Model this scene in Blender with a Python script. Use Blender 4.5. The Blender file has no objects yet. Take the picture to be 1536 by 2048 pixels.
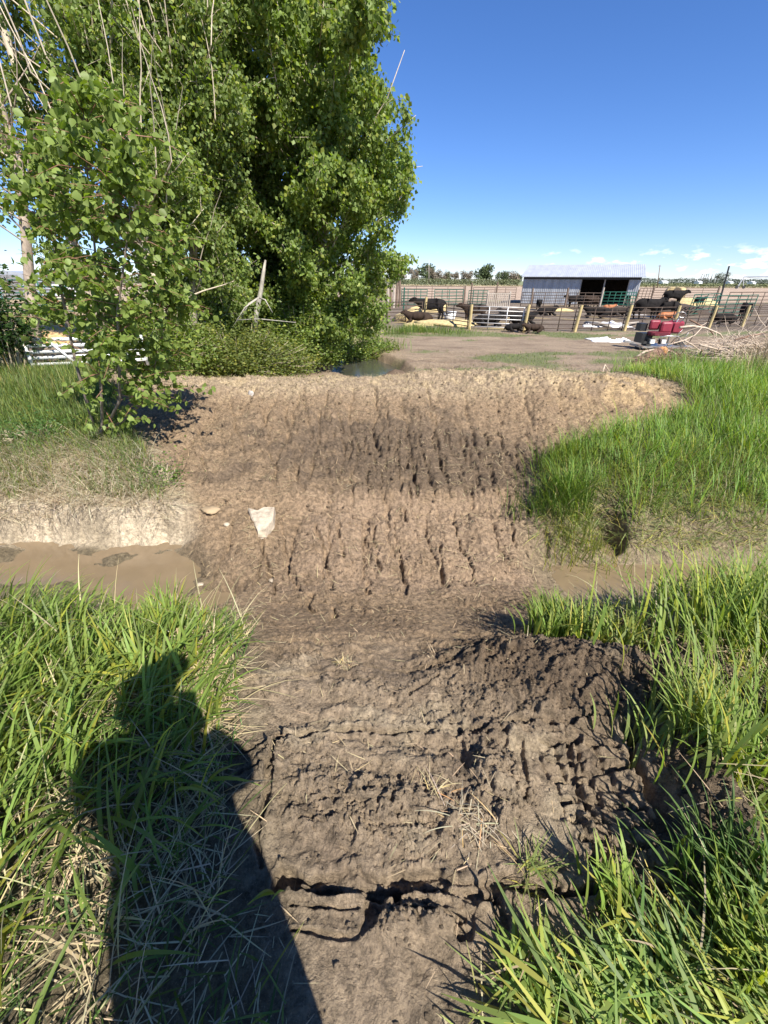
import bpy, math, random
import numpy as np
from mathutils import Vector, Matrix
R = math.radians
random.seed(7)
rng = np.random.default_rng(11)
scene = bpy.context.scene
COL = scene.collection
# ------------------------------------------------------------------ camera
FPX = 830.0; PITCH = 29.2; ROLL = 0.4; CAMZ = 1.6
cam_d = bpy.data.cameras.new('camera'); cam = bpy.data.objects.new('camera', cam_d); COL.objects.link(cam)
cam_d.sensor_fit = 'HORIZONTAL'; cam_d.sensor_width = 36; cam_d.lens = 36 * FPX / 1536
cam_d.clip_start = 0.02; cam_d.clip_end = 9000
CM = Matrix.Rotation(R(90 - PITCH), 4, 'X') @ Matrix.Rotation(R(ROLL), 4, 'Z')
CM = Matrix.Translation((0, 0, CAMZ)) @ CM
cam.matrix_world = CM
scene.camera = cam
C3 = np.array(CM.to_3x3())
# ------------------------------------------------------------------ sun, sky, exposure
SUN = Vector((0.455, -0.657, 0.876)).normalized()
elev = math.asin(SUN.z); azim = math.atan2(SUN.x, SUN.y)
sd = bpy.data.lights.new('sun', 'SUN'); sd.energy = 5.0; sd.angle = R(0.53); sd.color = (1.0, 0.95, 0.87)
so = bpy.data.objects.new('sun', sd); COL.objects.link(so)
so.rotation_euler = SUN.to_track_quat('Z', 'Y').to_euler(); so.location = SUN * 50
world = bpy.data.worlds.new('World'); scene.world = world; world.use_nodes = True
wt = world.node_tree; wn = wt.nodes; wl_ = wt.links
bg = wn['Background']; bg.inputs['Strength'].default_value = 0.078
sky = wn.new('ShaderNodeTexSky'); sky.sky_type = 'NISHITA'; sky.sun_disc = False
sky.sun_elevation = elev; sky.sun_rotation = azim
sky.altitude = 1500; sky.air_density = 1.0; sky.dust_density = 0.25; sky.ozone_density = 4.5
tc = wn.new('ShaderNodeTexCoord')
sep = wn.new('ShaderNodeSeparateXYZ'); wl_.new(tc.outputs['Generated'], sep.inputs[0])
mp = wn.new('ShaderNodeMapping'); mp.inputs['Scale'].default_value = (1, 1, 2.6); wl_.new(tc.outputs['Generated'], mp.inputs[0])
ns = wn.new('ShaderNodeTexNoise'); ns.inputs['Scale'].default_value = 27; ns.inputs['Detail'].default_value = 9; ns.inputs['Roughness'].default_value = 0.55
wl_.new(mp.outputs[0], ns.inputs['Vector'])
# clouds only in a low band over the right part of the view
band = wn.new('ShaderNodeValToRGB'); e = band.color_ramp.elements
e[0].position = 0.0; e[0].color = (.62, .62, .62, 1); e[1].position = 0.058; e[1].color = (0, 0, 0, 1)
for p_, v_ in ((0.018, .9), (0.034, 1.0), (0.046, .55)):
    q = band.color_ramp.elements.new(p_); q.color = (v_, v_, v_, 1)
wl_.new(sep.outputs['Z'], band.inputs[0])
side = wn.new('ShaderNodeMapRange'); side.inputs[1].default_value = 0.1; side.inputs[2].default_value = 0.6; side.inputs[3].default_value = -0.10; side.inputs[4].default_value = 0.05
wl_.new(sep.outputs['X'], side.inputs[0])
add = wn.new('ShaderNodeMath'); add.operation = 'ADD'; wl_.new(ns.outputs[0], add.inputs[0]); wl_.new(side.outputs[0], add.inputs[1])
thr = wn.new('ShaderNodeMapRange'); thr.inputs[1].default_value = 0.55; thr.inputs[2].default_value = 0.66; wl_.new(add.outputs[0], thr.inputs[0])
cm_ = wn.new('ShaderNodeMath'); cm_.operation = 'MULTIPLY'; wl_.new(thr.outputs[0], cm_.inputs[0]); wl_.new(band.outputs[0], cm_.inputs[1])
hs = wn.new('ShaderNodeHueSaturation'); hs.inputs['Saturation'].default_value = 1.12
tint = wn.new('ShaderNodeMix'); tint.data_type = 'RGBA'; tint.blend_type = 'MULTIPLY'; tint.inputs[0].default_value = 1; tint.inputs[7].default_value = (1.02, 1.03, 1.22, 1)
wl_.new(sky.outputs[0], tint.inputs[6]); wl_.new(tint.outputs[2], hs.inputs['Color'])
mx = wn.new('ShaderNodeMix'); mx.data_type = 'RGBA'; mx.inputs[7].default_value = (9.5, 9.8, 10.4, 1)
wl_.new(cm_.outputs[0], mx.inputs[0]); wl_.new(hs.outputs[0], mx.inputs[6]); wl_.new(mx.outputs[2], bg.inputs['Color'])
scene.view_settings.view_transform = 'Standard'; scene.view_settings.look = 'None'
scene.view_settings.exposure = 0.92; scene.view_settings.gamma = 1
scene.render.film_transparent = False
scene.cycles.max_bounces = 6; scene.cycles.transparent_max_bounces = 8

# ------------------------------------------------------------------ pixel -> world helpers (real distances)
def ray(px, py):
    return C3 @ np.array([(px - 768) / FPX, -(py - 1024) / FPX, -1.0])
def Pz(px, py, z):                       # point on a level plane
    d = ray(px, py); t = (z - CAMZ) / d[2]; return np.array([d[0] * t, d[1] * t, z])
def Py(px, py, Y):                       # point at distance Y
    d = ray(px, py); t = Y / d[1]; return np.array([d[0] * t, Y, CAMZ + d[2] * t])
FAR = -0.7
def G(px, py): return Pz(px, py, FAR)

# ------------------------------------------------------------------ numpy noise
def _hash(ix, iy, iz, s):
    h = (ix.astype(np.int64) * 374761393 + iy.astype(np.int64) * 668265263 + iz * 2147483647 + s * 1274126177) & 0xFFFFFFFF
    h = ((h ^ (h >> 13)) * 1274126177) & 0xFFFFFFFF
    h = ((h ^ (h >> 16)) * 2246822519) & 0xFFFFFFFF
    return (h ^ (h >> 15)) & 0xFFFFFFFF
def noise2(x, y, s=0):                   # gradient noise, about -1..1
    x = np.asarray(x, float); y = np.asarray(y, float)
    ix = np.floor(x); iy = np.floor(y); fx = x - ix; fy = y - iy
    ux = fx * fx * fx * (fx * (fx * 6 - 15) + 10); uy = fy * fy * fy * (fy * (fy * 6 - 15) + 10)
    def g(dx, dy):
        a = _hash(ix + dx, iy + dy, 0, s) * (2 * math.pi / 4294967296.0)
        return np.cos(a) * (fx - dx) + np.sin(a) * (fy - dy)
    a = g(0, 0); b = g(1, 0); c = g(0, 1); d = g(1, 1)
    return 1.5 * ((a + (b - a) * ux) * (1 - uy) + (c + (d - c) * ux) * uy)
def fbm(x, y, sc, octv, s=0, gain=.5, ridged=False):
    t = 0; a = 1; n = 0
    for o in range(octv):
        v = noise2(x / sc * 2 ** o + 17.3 * o, y / sc * 2 ** o - 9.1 * o, s + o)
        if ridged: v = 1 - 2 * np.abs(v)
        t = t + a * v; n += a; a *= gain
    return t / n
def worley(x, y, sc, s=0):
    x = np.asarray(x, float) / sc; y = np.asarray(y, float) / sc
    ix = np.floor(x); iy = np.floor(y); f1 = np.full(x.shape, 9.); f2 = f1.copy()
    for dx in (-1, 0, 1):
        for dy in (-1, 0, 1):
            h = _hash(ix + dx, iy + dy, 0, s); h2 = _hash(ix + dx, iy + dy, 5, s + 3)
            px = ix + dx + h / 4294967296.; py = iy + dy + h2 / 4294967296.
            d = np.hypot(px - x, py - y)
            f2 = np.minimum(f2, np.maximum(f1, d)); f1 = np.minimum(f1, d)
    return f1, f2
def sm(a, b, v):
    t = np.clip((v - a) / (b - a), 0, 1); return t * t * (3 - 2 * t)
# ------------------------------------------------------------------ terrain
YA = [-3, 0, .3, .64, 1.2, 1.7, 2.3, 2.6, 3.7, 6.3, 7.5, 9, 12, 20, 30]
XL = [-.1, -.1, -.2, -.42, -.6, -.72, -1.35, -1.4, -2.1, -4, -4.8, -4.8, -4, -1.5, 0]
YB = [-3, .2, .35, .45, .6, 1.0, 1.4, 1.7, 2.2, 2.6, 3.6, 4.3, 4.9, 5.6, 7, 8, 9, 12, 16, 25]
XR = [.15, .15, .25, .75, 1.0, 1.38, 1.6, 1.1, 1.2, 1.35, 1.45, 1.75, 2.6, 4.1, 4.7, 4.4, 4.6, 7, 10, 16]
def xl_(y): return np.interp(y, YA, XL)
def xr_(y): return np.interp(y, YB, XR)
CEN = ([-9, 0, 1.25, 1.7, 2.3, 2.75, 3.15, 3.72, 3.86, 5, 6.5, 7.1, 8, 10, 13, 20], [0, 0, 0, -.13, -.46, -.6, -.58, -.48, -.36, -.2, .05, .09, -.08, -.5, -.68, -.7])
LEF = ([-9, 0, 1.55, 1.85, 2.15, 2.9, 3.38, 3.45, 3.56, 4.2, 5, 6.5, 9, 14, 20], [0, .02, 0, -.25, -.66, -.68, -.69, -.64, -.34, -.14, .03, .2, .2, -.3, -.7])
RIG = ([-9, 0, 1.7, 2.0, 2.4, 3.1, 3.5, 4.2, 5.5, 7, 9, 12, 18, 25], [.02, .02, 0, -.15, -.69, -.72, -.32, -.1, .08, .12, .0, -.3, -.6, -.7])
WZ = -0.70
def base(x, y):
    c = np.interp(y, *CEN); l = np.interp(y + .10 * noise2(x * .9, y * .3, 90) + .035 * noise2(x / .13, y, 91) * (y > 3.2) + .015 * noise2(x / .04, y, 92) * (y > 3.2), *LEF); l = l + .16 * fbm(x, y * 1.3, .6, 4, 93) * sm(-.45, -.6, l); r = np.interp(y, *RIG)
    w = .16 + .04 * np.abs(y)
    n = .14 * fbm(x, y, .7, 3, 33)
    wl = 1 - sm(-w, w, x - xl_(y) + n); wr = sm(-w, w, x - xr_(y) + n)
    return c * (1 - wl) * (1 - wr) + l * wl + r * wr, wl, wr
# grooves: (pixel polyline, ground height used to place it, half width, depth)
GRV = []
def groove(pts, z, w, d):
    q = [Pz(a, b, z)[:2] for a, b in pts]; GRV.append((q, w, d))
# foreground ruts left by tracks
groove([(570, 1765), (700, 1768), (900, 1775), (1180, 1790)], 0, .018, .055)
groove([(600, 1782), (800, 1790), (1000, 1800)], 0, .012, .04)
groove([(590, 1815), (720, 1822)], 0, .007, .02); groove([(590, 1868), (715, 1880)], 0, .007, .02)
groove([(800, 1832), (925, 1838)], 0, .006, .02)
groove([(792, 1785), (798, 1822)], 0, .010, .03); groove([(930, 1800), (925, 1850)], 0, .02, .035)
groove([(745, 1800), (738, 1850)], 0, .022, .035)
groove([(988, 1805), (1000, 1850)], 0, .02, .04)
groove([(460, 1515), (560, 1500), (620, 1472), (720, 1468)], 0, .014, .045)
groove([(720, 1468), (900, 1472), (1050, 1460), (1230, 1462)], 0, .012, .04)
groove([(480, 1380), (600, 1365), (700, 1350), (860, 1345), (930, 1330)], -.05, .011, .035)
groove([(480, 1400), (560, 1385)], -.03, .008, .02)
groove([(560, 1480), (545, 1560), (520, 1680), (525, 1740)], 0, .012, .035)
groove([(470, 1560), (540, 1545)], 0, .008, .02)
groove([(820, 1400), (870, 1365)], -.02, .012, .03)
groove([(905, 1450), (935, 1545)], 0, .018, .022); groove([(1000, 1470), (1015, 1540)], 0, .018, .022)
groove([(940, 1480), (1010, 1480)], 0, .012, .03)
groove([(1255, 1470), (1290, 1580), (1330, 1700)], 0, .03, .06)
groove([(640, 1620), (780, 1625)], 0, .006, .015); groove([(600, 1650), (660, 1655)], 0, .006, .015)
groove([(1045, 1500), (1040, 1600)], 0, .016, .02)
# ladder prints of the right-hand track
for k in range(8):
    a = 1492 + k * 40; b = 1075 + k * 16
    groove([(b, a), (b + 75, a + 4)], 0, .009, .034)
    groove([(b + 95, a + 10), (b + 160, a + 16)], 0, .010, .028)
groove([(1125, 1490), (1165, 1600), (1215, 1760)], 0, .012, .03)
for k in range(5):
    groove([(1150 + k * 34, 1640), (1180 + k * 36, 1700), (1195 + k * 38, 1790)], 0, .008, .02)
# near bank of the dam: bucket teeth marks running up the slope
for x0, y0, x1, y1 in ((515, 1045, 548, 1185), (565, 1062, 600, 1185), (632, 1060, 665, 1180), (680, 1060, 690, 1118), (745, 1060, 758, 1130), (795, 1090, 817, 1190),
                       (880, 1090, 892, 1165), (1010, 1010, 1030, 1090), (618, 1195, 626, 1260), (1075, 1040, 1100, 1090), (735, 1150, 730, 1190), (670, 1240, 672, 1290)):
    zz = -.5
    groove([(x0, y0), ((x0 + x1) / 2 + random.uniform(-6, 6), (y0 + y1) / 2), (x1, y1)], zz, .020, .045)
for x0, y0, x1, y1 in ((458, 800, 482, 875), (523, 800, 532, 870), (568, 790, 590, 900), (606, 790, 625, 862), (640, 885, 662, 960), (690, 845, 695, 885), (745, 845, 748, 880),
                       (400, 890, 415, 950), (535, 900, 545, 960), (598, 900, 602, 960), (760, 950, 775, 1000), (778, 1000, 785, 1052), (735, 985, 738, 1050), (665, 820, 668, 850), (800, 850, 795, 900)):
    groove([(x0, y0), ((x0 + x1) / 2 + random.uniform(-9, 9), (y0 + y1) / 2), (x1, y1)], -.2 if y0 > 880 else 0.0, .028, .035)
# rows of track prints across the dam
for row, (yy, xs) in enumerate(((868, (650, 880)), (905, (680, 1010)), (940, (690, 1060)), (975, (830, 1075)), (1008, (820, 1070)), (1040, (810, 1080)))):
    zz = np.interp(yy, (860, 1045), (-.12, -.42))
    groove([(xs[0], yy + random.uniform(-5, 5)), ((xs[0] + xs[1]) / 2, yy + random.uniform(-5, 5)), (xs[1], yy + random.uniform(-6, 6))], zz, .02, .028)
    for xx in range(xs[0], xs[1], 31):
        if random.random() < .75:
            groove([(xx + random.uniform(-5, 5), yy - 24), (xx + 4, yy - random.uniform(2, 8))], zz, .017, random.uniform(.02, .05))
def seg_apply(x, y, z):
    for q, w, d in GRV:
        q = np.array(q); lo = q.min(0) - w * 3 - .05; hi = q.max(0) + w * 3 + .05
        m = (x > lo[0]) & (x < hi[0]) & (y > lo[1]) & (y < hi[1])
        if not m.any(): continue
        X = x[m]; Y = y[m]; wob = .35 * w * noise2(X / .02, Y / .02, 3) + 1.1 * w * noise2(X / .09, Y / .09, 4); d_ = d * np.clip(.85 + .9 * noise2(X / .17, Y / .17, 6), .15, 1.3); X = X + 1.3 * w * noise2(X / .2, Y / .2, 11); Y = Y + 1.3 * w * noise2(X / .2, Y / .2, 12)
        best = np.full(X.shape, 9.)
        for a, b in zip(q[:-1], q[1:]):
            ab = b - a; L = (ab ** 2).sum() + 1e-9
            t = np.clip(((X - a[0]) * ab[0] + (Y - a[1]) * ab[1]) / L, 0, 1)
            best = np.minimum(best, np.hypot(X - a[0] - t * ab[0], Y - a[1] - t * ab[1]))
        dd = best + wob
        z[m] += -d_ * (1 - sm(w * .75, w * 1.15, dd)) + d * .25 * np.exp(-((dd - w * 1.7) / (w * .7)) ** 2)
    return z
PILES = [  # x px, y px, radius x, radius y (m), height, angle
    (1120, 1360, .34, .20, .13), (1230, 1400, .26, .17, .13), (1000, 1310, .25, .12, .06), (1365, 1560, .09, .26, .09), (1430, 1660, .10, .2, .09),
    (1380, 1335, .20, .14, .12), (560, 1530, .10, .08, .04), (690, 1620, .3, .1, .02), (985, 1560, .08, .14, .05), (800, 1865, .07, .035, .05), (860, 1850, .05, .03, .03),
    (930, 765, 1.3, .5, .10), (1200, 790, 1.2, .6, .18), (1040, 780, .6, .5, .1), (1060, 752, 2.2, .7, .13), (640, 845, .25, .4, .06), (480, 985, .3, .2, .08)]
PIL = []
for a, b, rx, ry, hh in PILES:
    zz = 0 if b > 1250 else (-.1 if b > 840 else .05)
    q = Pz(a, b, zz); PIL.append((q[0], q[1], rx, ry, hh))
def rough_mask(x, y):
    """0 smooth .. 1 cloddy"""
    m = .28 + .45 * fbm(x, y, .6, 3, 50)
    for a, b, rx, ry, hh in PIL:
        m = m + (.9 if b < 3 else .3) * np.exp(-(((x - a) / rx) ** 2 + ((y - b) / ry) ** 2))
    m = m + .5 * sm(6.0, 6.8, y) * (1 - sm(8.5, 9.5, y))
    m = m - .5 * (1 - sm(.40, .46, y)) * sm(-.35, -.25, x)            # smooth wet slab at the feet
    m = m + .25 * sm(.6, .7, y) * (1 - sm(1.25, 1.35, y))
    m = m - .8 * sm(.45, .6, x) * (1 - sm(.92, 1.02, y)) * (y > .4) * (1 - sm(.95, 1.05, x))
    return np.clip(m, 0, 1)
def prints(x, y, z, k):
    # columns left by an excavator bucket dragged up the face, block prints of its tracks beside them
    def cols(pitch, skew, lo, hi, x0, x1, depth, step, sd):
        m = sm(lo, lo + .25, y) * (1 - sm(hi - .3, hi, y)) * sm(x0, x0 + .3, x) * (1 - sm(x1 - .3, x1, x)) * k
        u = (x + skew * y + .05 * noise2(x / .5, y / .5, sd) + .018 * noise2(x / .06, y / .06, sd + 1)) / pitch; c = np.floor(u); f = u - c
        h = _hash(c, c * 0, 0, sd) / 4294967296.; h2 = _hash(c, np.floor(y / .9 + h * 3), 0, sd + 5) / 4294967296.
        e = np.exp(-(np.minimum(f, 1 - f) / .055) ** 2)
        return m * (step * (h - .5) - depth * e * sm(.2, .6, h2) + .03 * np.cos((f - .5) * 3.1) * (.4 + h))
    z = z + .03 * k * (y > 3.9) * (y < 7) * fbm(x, y, .13, 3, 251, gain=.6) + cols(.38, .02, 4.0, 6.8, -3.9, .9, .055, .065, 203) + cols(.31, .06, 2.6, 3.7, -1.7, 1.35, .04, .05, 211) + cols(.45, -.12, 5.3, 6.6, .7, 3.0, .03, .05, 215)
    def grid(px, py, lo, hi, x0, x1, d, sd, sk=0):
        m = sm(lo, lo + .12, y) * (1 - sm(hi - .15, hi, y)) * sm(x0, x0 + .15, x) * (1 - sm(x1 - .2, x1, x)) * k
        v = (y + sk * x + .03 * noise2(x / .4, y / .4, sd) + .012 * noise2(x / .05, y / .05, sd + 3)) / py; r_ = np.floor(v); fv = v - r_; off = (_hash(r_, r_ * 0, 0, sd) / 4294967296.)
        u = (x + .02 * noise2(x / .3, y / .3, sd + 1) + .01 * noise2(x / .04, y / .04, sd + 4)) / px + off; c = np.floor(u); fu = u - c
        h = _hash(c, r_, 0, sd + 7) / 4294967296.
        e = np.maximum(np.exp(-(np.minimum(fu, 1 - fu) / .10) ** 2) * (h > .25), .8 * np.exp(-(np.minimum(fv, 1 - fv) / .07) ** 2))
        return m * (-d * e + d * .5 * (h - .5)) * (.55 + .6 * sm(-.4, .3, noise2(x / .5, y / .5, sd + 9)))
    z = z + grid(.17, .27, 3.75, 5.4, -.7, 2.3, .055, 221, .05) + grid(.075, .115, .52, 1.06, .52, 1.0, .026, 231, -.08) + grid(.16, .10, .44, .60, -.25, .5, .02, 235, .03)
    # broad ridges pressed across the near track
    mf = sm(.55, .7, y) * (1 - sm(1.5, 1.8, y)) * k
    q_ = (y + .10 * x + .05 * noise2(x / .5, y / .3, 241)) / .145; z = z + mf * .016 * np.sin(6.283 * q_) * (.5 + .8 * noise2(x / .35, y / .2, 243)) * (1 - sm(.5, .7, x))
    z = z + mf * .020 * fbm(x * .4, y, .09, 4, 245, ridged=True)
    return z
PUD = [tuple(Pz(430, 1203, -.66)[:2]) + (.22, .17, .24), tuple(Pz(1180, 1160, -.66)[:2]) + (.22, .15, .24), tuple(Pz(300, 1150, -.66)[:2]) + (.4, .3, .22), tuple(Pz(330, 1225, -.66)[:2]) + (.3, .16, .2)]
def H(x, y, full=True):
    x = np.atleast_1d(np.asarray(x, float)).copy(); y = np.atleast_1d(np.asarray(y, float)).copy()
    z, wl, wr = base(x, y)
    r = np.hypot(x, y); near = 1 - sm(12, 20, r)
    mud = (1 - wl) * (1 - wr)
    z += near * (.045 * fbm(x, y, 1.3, 3, 1) + .02 * (wl + wr) * fbm(x, y, .3, 3, 8))
    z += sm(9, 20, r) * .06 * fbm(x, y, 6, 3, 70) * (1 - sm(50, 90, r))
    bx = ((x + 1.0 + .30 * (y - 14.0)) / 1.35) ** 2 + ((y - 14.2) / 3.3) ** 2   # pool behind the dam
    z -= .65 * (1 - sm(.55, 1.5, bx + .2 * fbm(x, y, 1, 2, 5)))
    for a, b, rx, ry, hh in PIL:
        z += hh * np.exp(-(((x - a) / rx) ** 2 + ((y - b) / ry) ** 2))
    z -= .5 * np.exp(-(((x - 2.15) / .16) ** 2 + ((y - 3.45) / .2) ** 2) ** 2)
    for a_, b_, ra, rb, dd in PUD: z -= dd * np.exp(-(((x - a_) / ra) ** 2 + ((y - b_) / rb) ** 2 + .5 * fbm(x, y, .2, 3, 98)) ** 2)
    if full:
        k = near * (.25 + .75 * mud)
        rm = rough_mask(x, y)
        slab = sm(.05, .3, fbm(x, y, .33, 3, 52)) * (1 - sm(1.4, 1.8, y)) * (1 - sm(.6, .9, rm)); k0 = k; k = k * (1 - .72 * slab)
        fine = y < 2.6
        far_ = 1 + 1.1 * sm(1.8, 3.5, y)
        z += k * .03 * far_ * fbm(x, y, .35, 4, 21)
        wx = x + .03 * fbm(x, y, .12, 2, 25); wy = y + .03 * fbm(x, y, .12, 2, 26)
        z += k * .017 * far_ * fbm(wx, wy, .10, 4, 31, gain=.6, ridged=True) * (.45 + rm)
        z += k * .0125 * far_ * fbm(wx, wy, .030, 3, 41, gain=.65) * (.25 + 1.5 * rm)
        bl = 1 - fbm(wx, wy, .045, 3, 47, gain=.6, ridged=True); z += k * .011 * far_ * bl * (.35 + .9 * rm)
        bl = np.abs(noise2(wx / .016, wy / .016, 49)); z += k * .0045 * bl * (.4 + rm) * (1 + sm(1.8, 3, y))
        z += k * .030 * sm(.15, .5, fbm(wx, wy, .16, 3, 45)) * (.25 + rm)
        f1, f2 = worley(x + .012 * noise2(x / .03, y / .03, 7), y + .012 * noise2(x / .03, y / .03, 8), .055, 2)
        pass
        f1, f2 = worley(x + .02 * noise2(x / .05, y / .05, 9), y, .14, 4)
        z += k * .012 * sm(0, .25, f2 - f1) * rm
        z += near * mud * sm(3.6, 4.2, y) * (1 - sm(6.4, 7, y)) * .03 * fbm(x * 1.0, y * .35, .22, 3, 77, ridged=True)
        # terrace edge of the dam
        k = k0; z = prints(x, y, z, k * (1 - .5 * slab))
        z = seg_apply(x, y, z)
    # keep the ditch below the water
    return z
def ground_colour(x, y, z):
    r = np.hypot(x, y); _, wl, wr = base(x, y); mud = (1 - wl) * (1 - wr)
    n1 = fbm(x, y, 1.1, 4, 101); n2 = fbm(x, y, .25, 4, 111); n3 = fbm(x, y, .06, 2, 121)
    A = lambda r_, g_, b_: np.array([r_, g_, b_])
    dry = A(.30, .205, .125); mid = A(.20, .132, .080); dark = A(.095, .062, .038); tan = A(.42, .31, .19); ochre = A(.36, .245, .13)
    def mix(c, d, w): w = np.clip(w, 0, 1)[:, None]; return c * (1 - w) + d * w
    c = np.tile(mid, (len(x), 1))
    c = mix(c, dry, .55 + .6 * n1 + .5 * n2)
    # dark damp soil: upper right dam, foreground
    dk = sm(0, .4, .45 * n2 + .35 * n1 + .55 * np.exp(-(((x - .9) / 1.6) ** 2 + ((y - 4.6) / .9) ** 2)) + .35 * np.exp(-(((x + .9) / 1.4) ** 2 + ((y - 5) / 1.0) ** 2)) - .1)
    c = mix(c, A(.12, .082, .054), dk * sm(3.6, 4.0, y) * (1 - sm(6.6, 7.4, y)) * .9)
    fg = 1 - sm(1.15, 1.7, y + .3 * n1)
    c = mix(c, A(.30, .22, .148), fg * .9)
    pile = sum(np.exp(-(((x - a) / rx) ** 2 + ((y - b) / ry) ** 2)) for a, b, rx, ry, hh in PIL[:6])
    c = mix(c, dark * 1.25, np.clip(pile * 1.3, 0, .8))
    c = mix(c, A(.40, .31, .21), sm(.12, .3, fbm(x * .7, y, .3, 3, 115)) * fg * .55); c = mix(c, A(.15, .105, .072), sm(.15, .4, fbm(x, y, .4, 3, 117)) * fg * .6)
    wet = sm(-.50, -.64, z) * (1 - sm(4, 4.5, y)); c = mix(c, A(.16, .108, .068), wet * .7 * mud)
    lower = sm(2.3, 2.7, y) * (1 - sm(3.7, 4.0, y)) * sm(-1.1, -.6, x)
    c = mix(c, A(.30, .205, .135), lower * .8 * sm(-.5, .3, n2 + .2))
    # dry crest with tan and ochre patches
    crest = sm(6.0, 6.8, y) * (1 - sm(9, 12, y))
    c = mix(c, A(.35, .26, .175), crest * .8); c = mix(c, tan, crest * sm(-.05, .25, n2 + .3 * n1) * .85)
    oc = np.exp(-(((x - 3.8) / 1.1) ** 2 + ((y - 6.4) / .7) ** 2)); c = mix(c, ochre * 1.25, oc * sm(-.25, .15, n2) * .9)
    c = mix(c, tan * 1.1, np.exp(-(((x - 2.3) / .7) ** 2 + ((y - 6.9) / .5) ** 2)) * sm(0, .2, n2) * .8)
    # banks
    bank = A(.15, .115, .07); c = mix(c, bank, np.clip(wl + wr, 0, 1) * (1 - sm(13, 18, r)))
    cut = wl * sm(3.25, 3.4, y) * (1 - sm(3.62, 3.8, y)); c = mix(c, A(.54, .43, .31), cut * np.clip(.9 + .8 * fbm(x, y, .3, 3, 181), .35, 1))
    c = mix(c, A(.38, .30, .19), wl * sm(3.6, 3.75, y) * (1 - sm(4.2, 5.4, y)) * .8)
    c = mix(c, A(.30, .225, .15), wr * sm(2.4, 2.7, y) * (1 - sm(4.0, 4.4, y)) * .6)
    pass
    # road / yard behind the dam
    yard = sm(8.5, 11, y)
    yc = mix(np.tile(A(.20, .14, .095), (len(x), 1)), A(.30, .22, .15), .5 + .9 * fbm(x, y * 2.2, 2.0, 4, 131))
    yc = mix(yc, A(.15, .10, .07), sm(.1, .45, fbm(x, y * 2, 1.3, 4, 137)) * .7)
    gp = sm(.02, .30, fbm(x, y * 1.6, 2.6, 4, 141) + .35 * np.exp(-((y - 14.5) / 2.2) ** 2) * sm(1, 6, x) - .05 + .3 * np.exp(-((y - 22.5) / 1.5) ** 2) - .25 * np.exp(-((y - 18.5) / 1.6) ** 2))
    yc = mix(yc, A(.10, .13, .04), gp * .75)
    c = mix(c, yc, yard)
    cor = sm(23.5, 25, y) * (1 - sm(56, 62, y)) * sm(-1.5, 0, x)
    cc = mix(np.tile(A(.105, .075, .055), (len(x), 1)), A(.19, .145, .11), .4 + .9 * fbm(x, y, 3, 4, 151))
    cc = mix(cc, A(.42, .30, .12), sm(.25, .5, fbm(x, y, 2.4, 3, 155) + .2 * np.exp(-((x - 7) / 3) ** 2)) * .6)
    c = mix(c, cc, cor * .92)
    fld = sm(60, 66, y + 0 * x); fc = mix(np.tile(A(.40, .29, .21), (len(x), 1)), A(.30, .21, .15), .5 + .7 * fbm(x, y * 3, 30, 3, 161))
    c = mix(c, fc, fld)
    grn = sm(232, 238, y + .02 * x); c = mix(c, mix(np.tile(A(.14, .17, .075), (len(x), 1)), A(.2, .19, .1), .5 + fbm(x, y, 40, 3, 171)), grn)
    lf = sm(1, -2, x) * sm(12, 16, y) * (1 - sm(60, 66, y)); c = mix(c, A(.40, .29, .17), lf * .7)
    c *= (1 + .16 * n3)[:, None] * np.array([1.02, 1.06, 1.05])
    rgba = np.ones((len(x), 4)); rgba[:, :3] = np.clip(c, .01, .8)
    wetv = np.clip(sm(-.52, -.66, z) * (y < 4) * .8 + .12 * fg + .35 * (1 - sm(.40, .46, y)) * (x > -.3), 0, 1)
    return rgba, wetv
# ------------------------------------------------------------------ materials
MATS = {}
def mat(name, col, rough=.7, metal=0, var=.25, scale=8, bump=0.0, bscale=60, spec=.5, obj_coords=True, stretch=None):
    if name in MATS: return MATS[name]
    m = bpy.data.materials.new(name); m.use_nodes = True; nt = m.node_tree; b = nt.nodes['Principled BSDF']
    b.inputs['Roughness'].default_value = rough; b.inputs['Metallic'].default_value = metal; b.inputs['Specular IOR Level'].default_value = spec
    t = nt.nodes.new('ShaderNodeTexCoord'); src = t.outputs['Object']
    if stretch:
        mpn = nt.nodes.new('ShaderNodeMapping'); mpn.inputs['Scale'].default_value = stretch; nt.links.new(src, mpn.inputs[0]); src = mpn.outputs[0]
    n = nt.nodes.new('ShaderNodeTexNoise'); n.inputs['Scale'].default_value = scale; n.inputs['Detail'].default_value = 6; n.inputs['Roughness'].default_value = .6
    nt.links.new(src, n.inputs['Vector'])
    r = nt.nodes.new('ShaderNodeValToRGB'); e = r.color_ramp.elements
    c = np.array(col[:3]); e[0].position = .3; e[1].position = .7
    e[0].color = tuple(np.clip(c * (1 - var), 0, 1)) + (1,); e[1].color = tuple(np.clip(c * (1 + var), 0, 1)) + (1,)
    nt.links.new(n.outputs[0], r.inputs[0]); nt.links.new(r.outputs[0], b.inputs['Base Color'])
    if bump:
        n2 = nt.nodes.new('ShaderNodeTexNoise'); n2.inputs['Scale'].default_value = bscale; n2.inputs['Detail'].default_value = 5; nt.links.new(src, n2.inputs['Vector'])
        bp = nt.nodes.new('ShaderNodeBump'); bp.inputs['Strength'].default_value = bump; bp.inputs['Distance'].default_value = .02
        nt.links.new(n2.outputs[0], bp.inputs['Height']); nt.links.new(bp.outputs[0], b.inputs['Normal'])
    MATS[name] = m; return m
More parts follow.
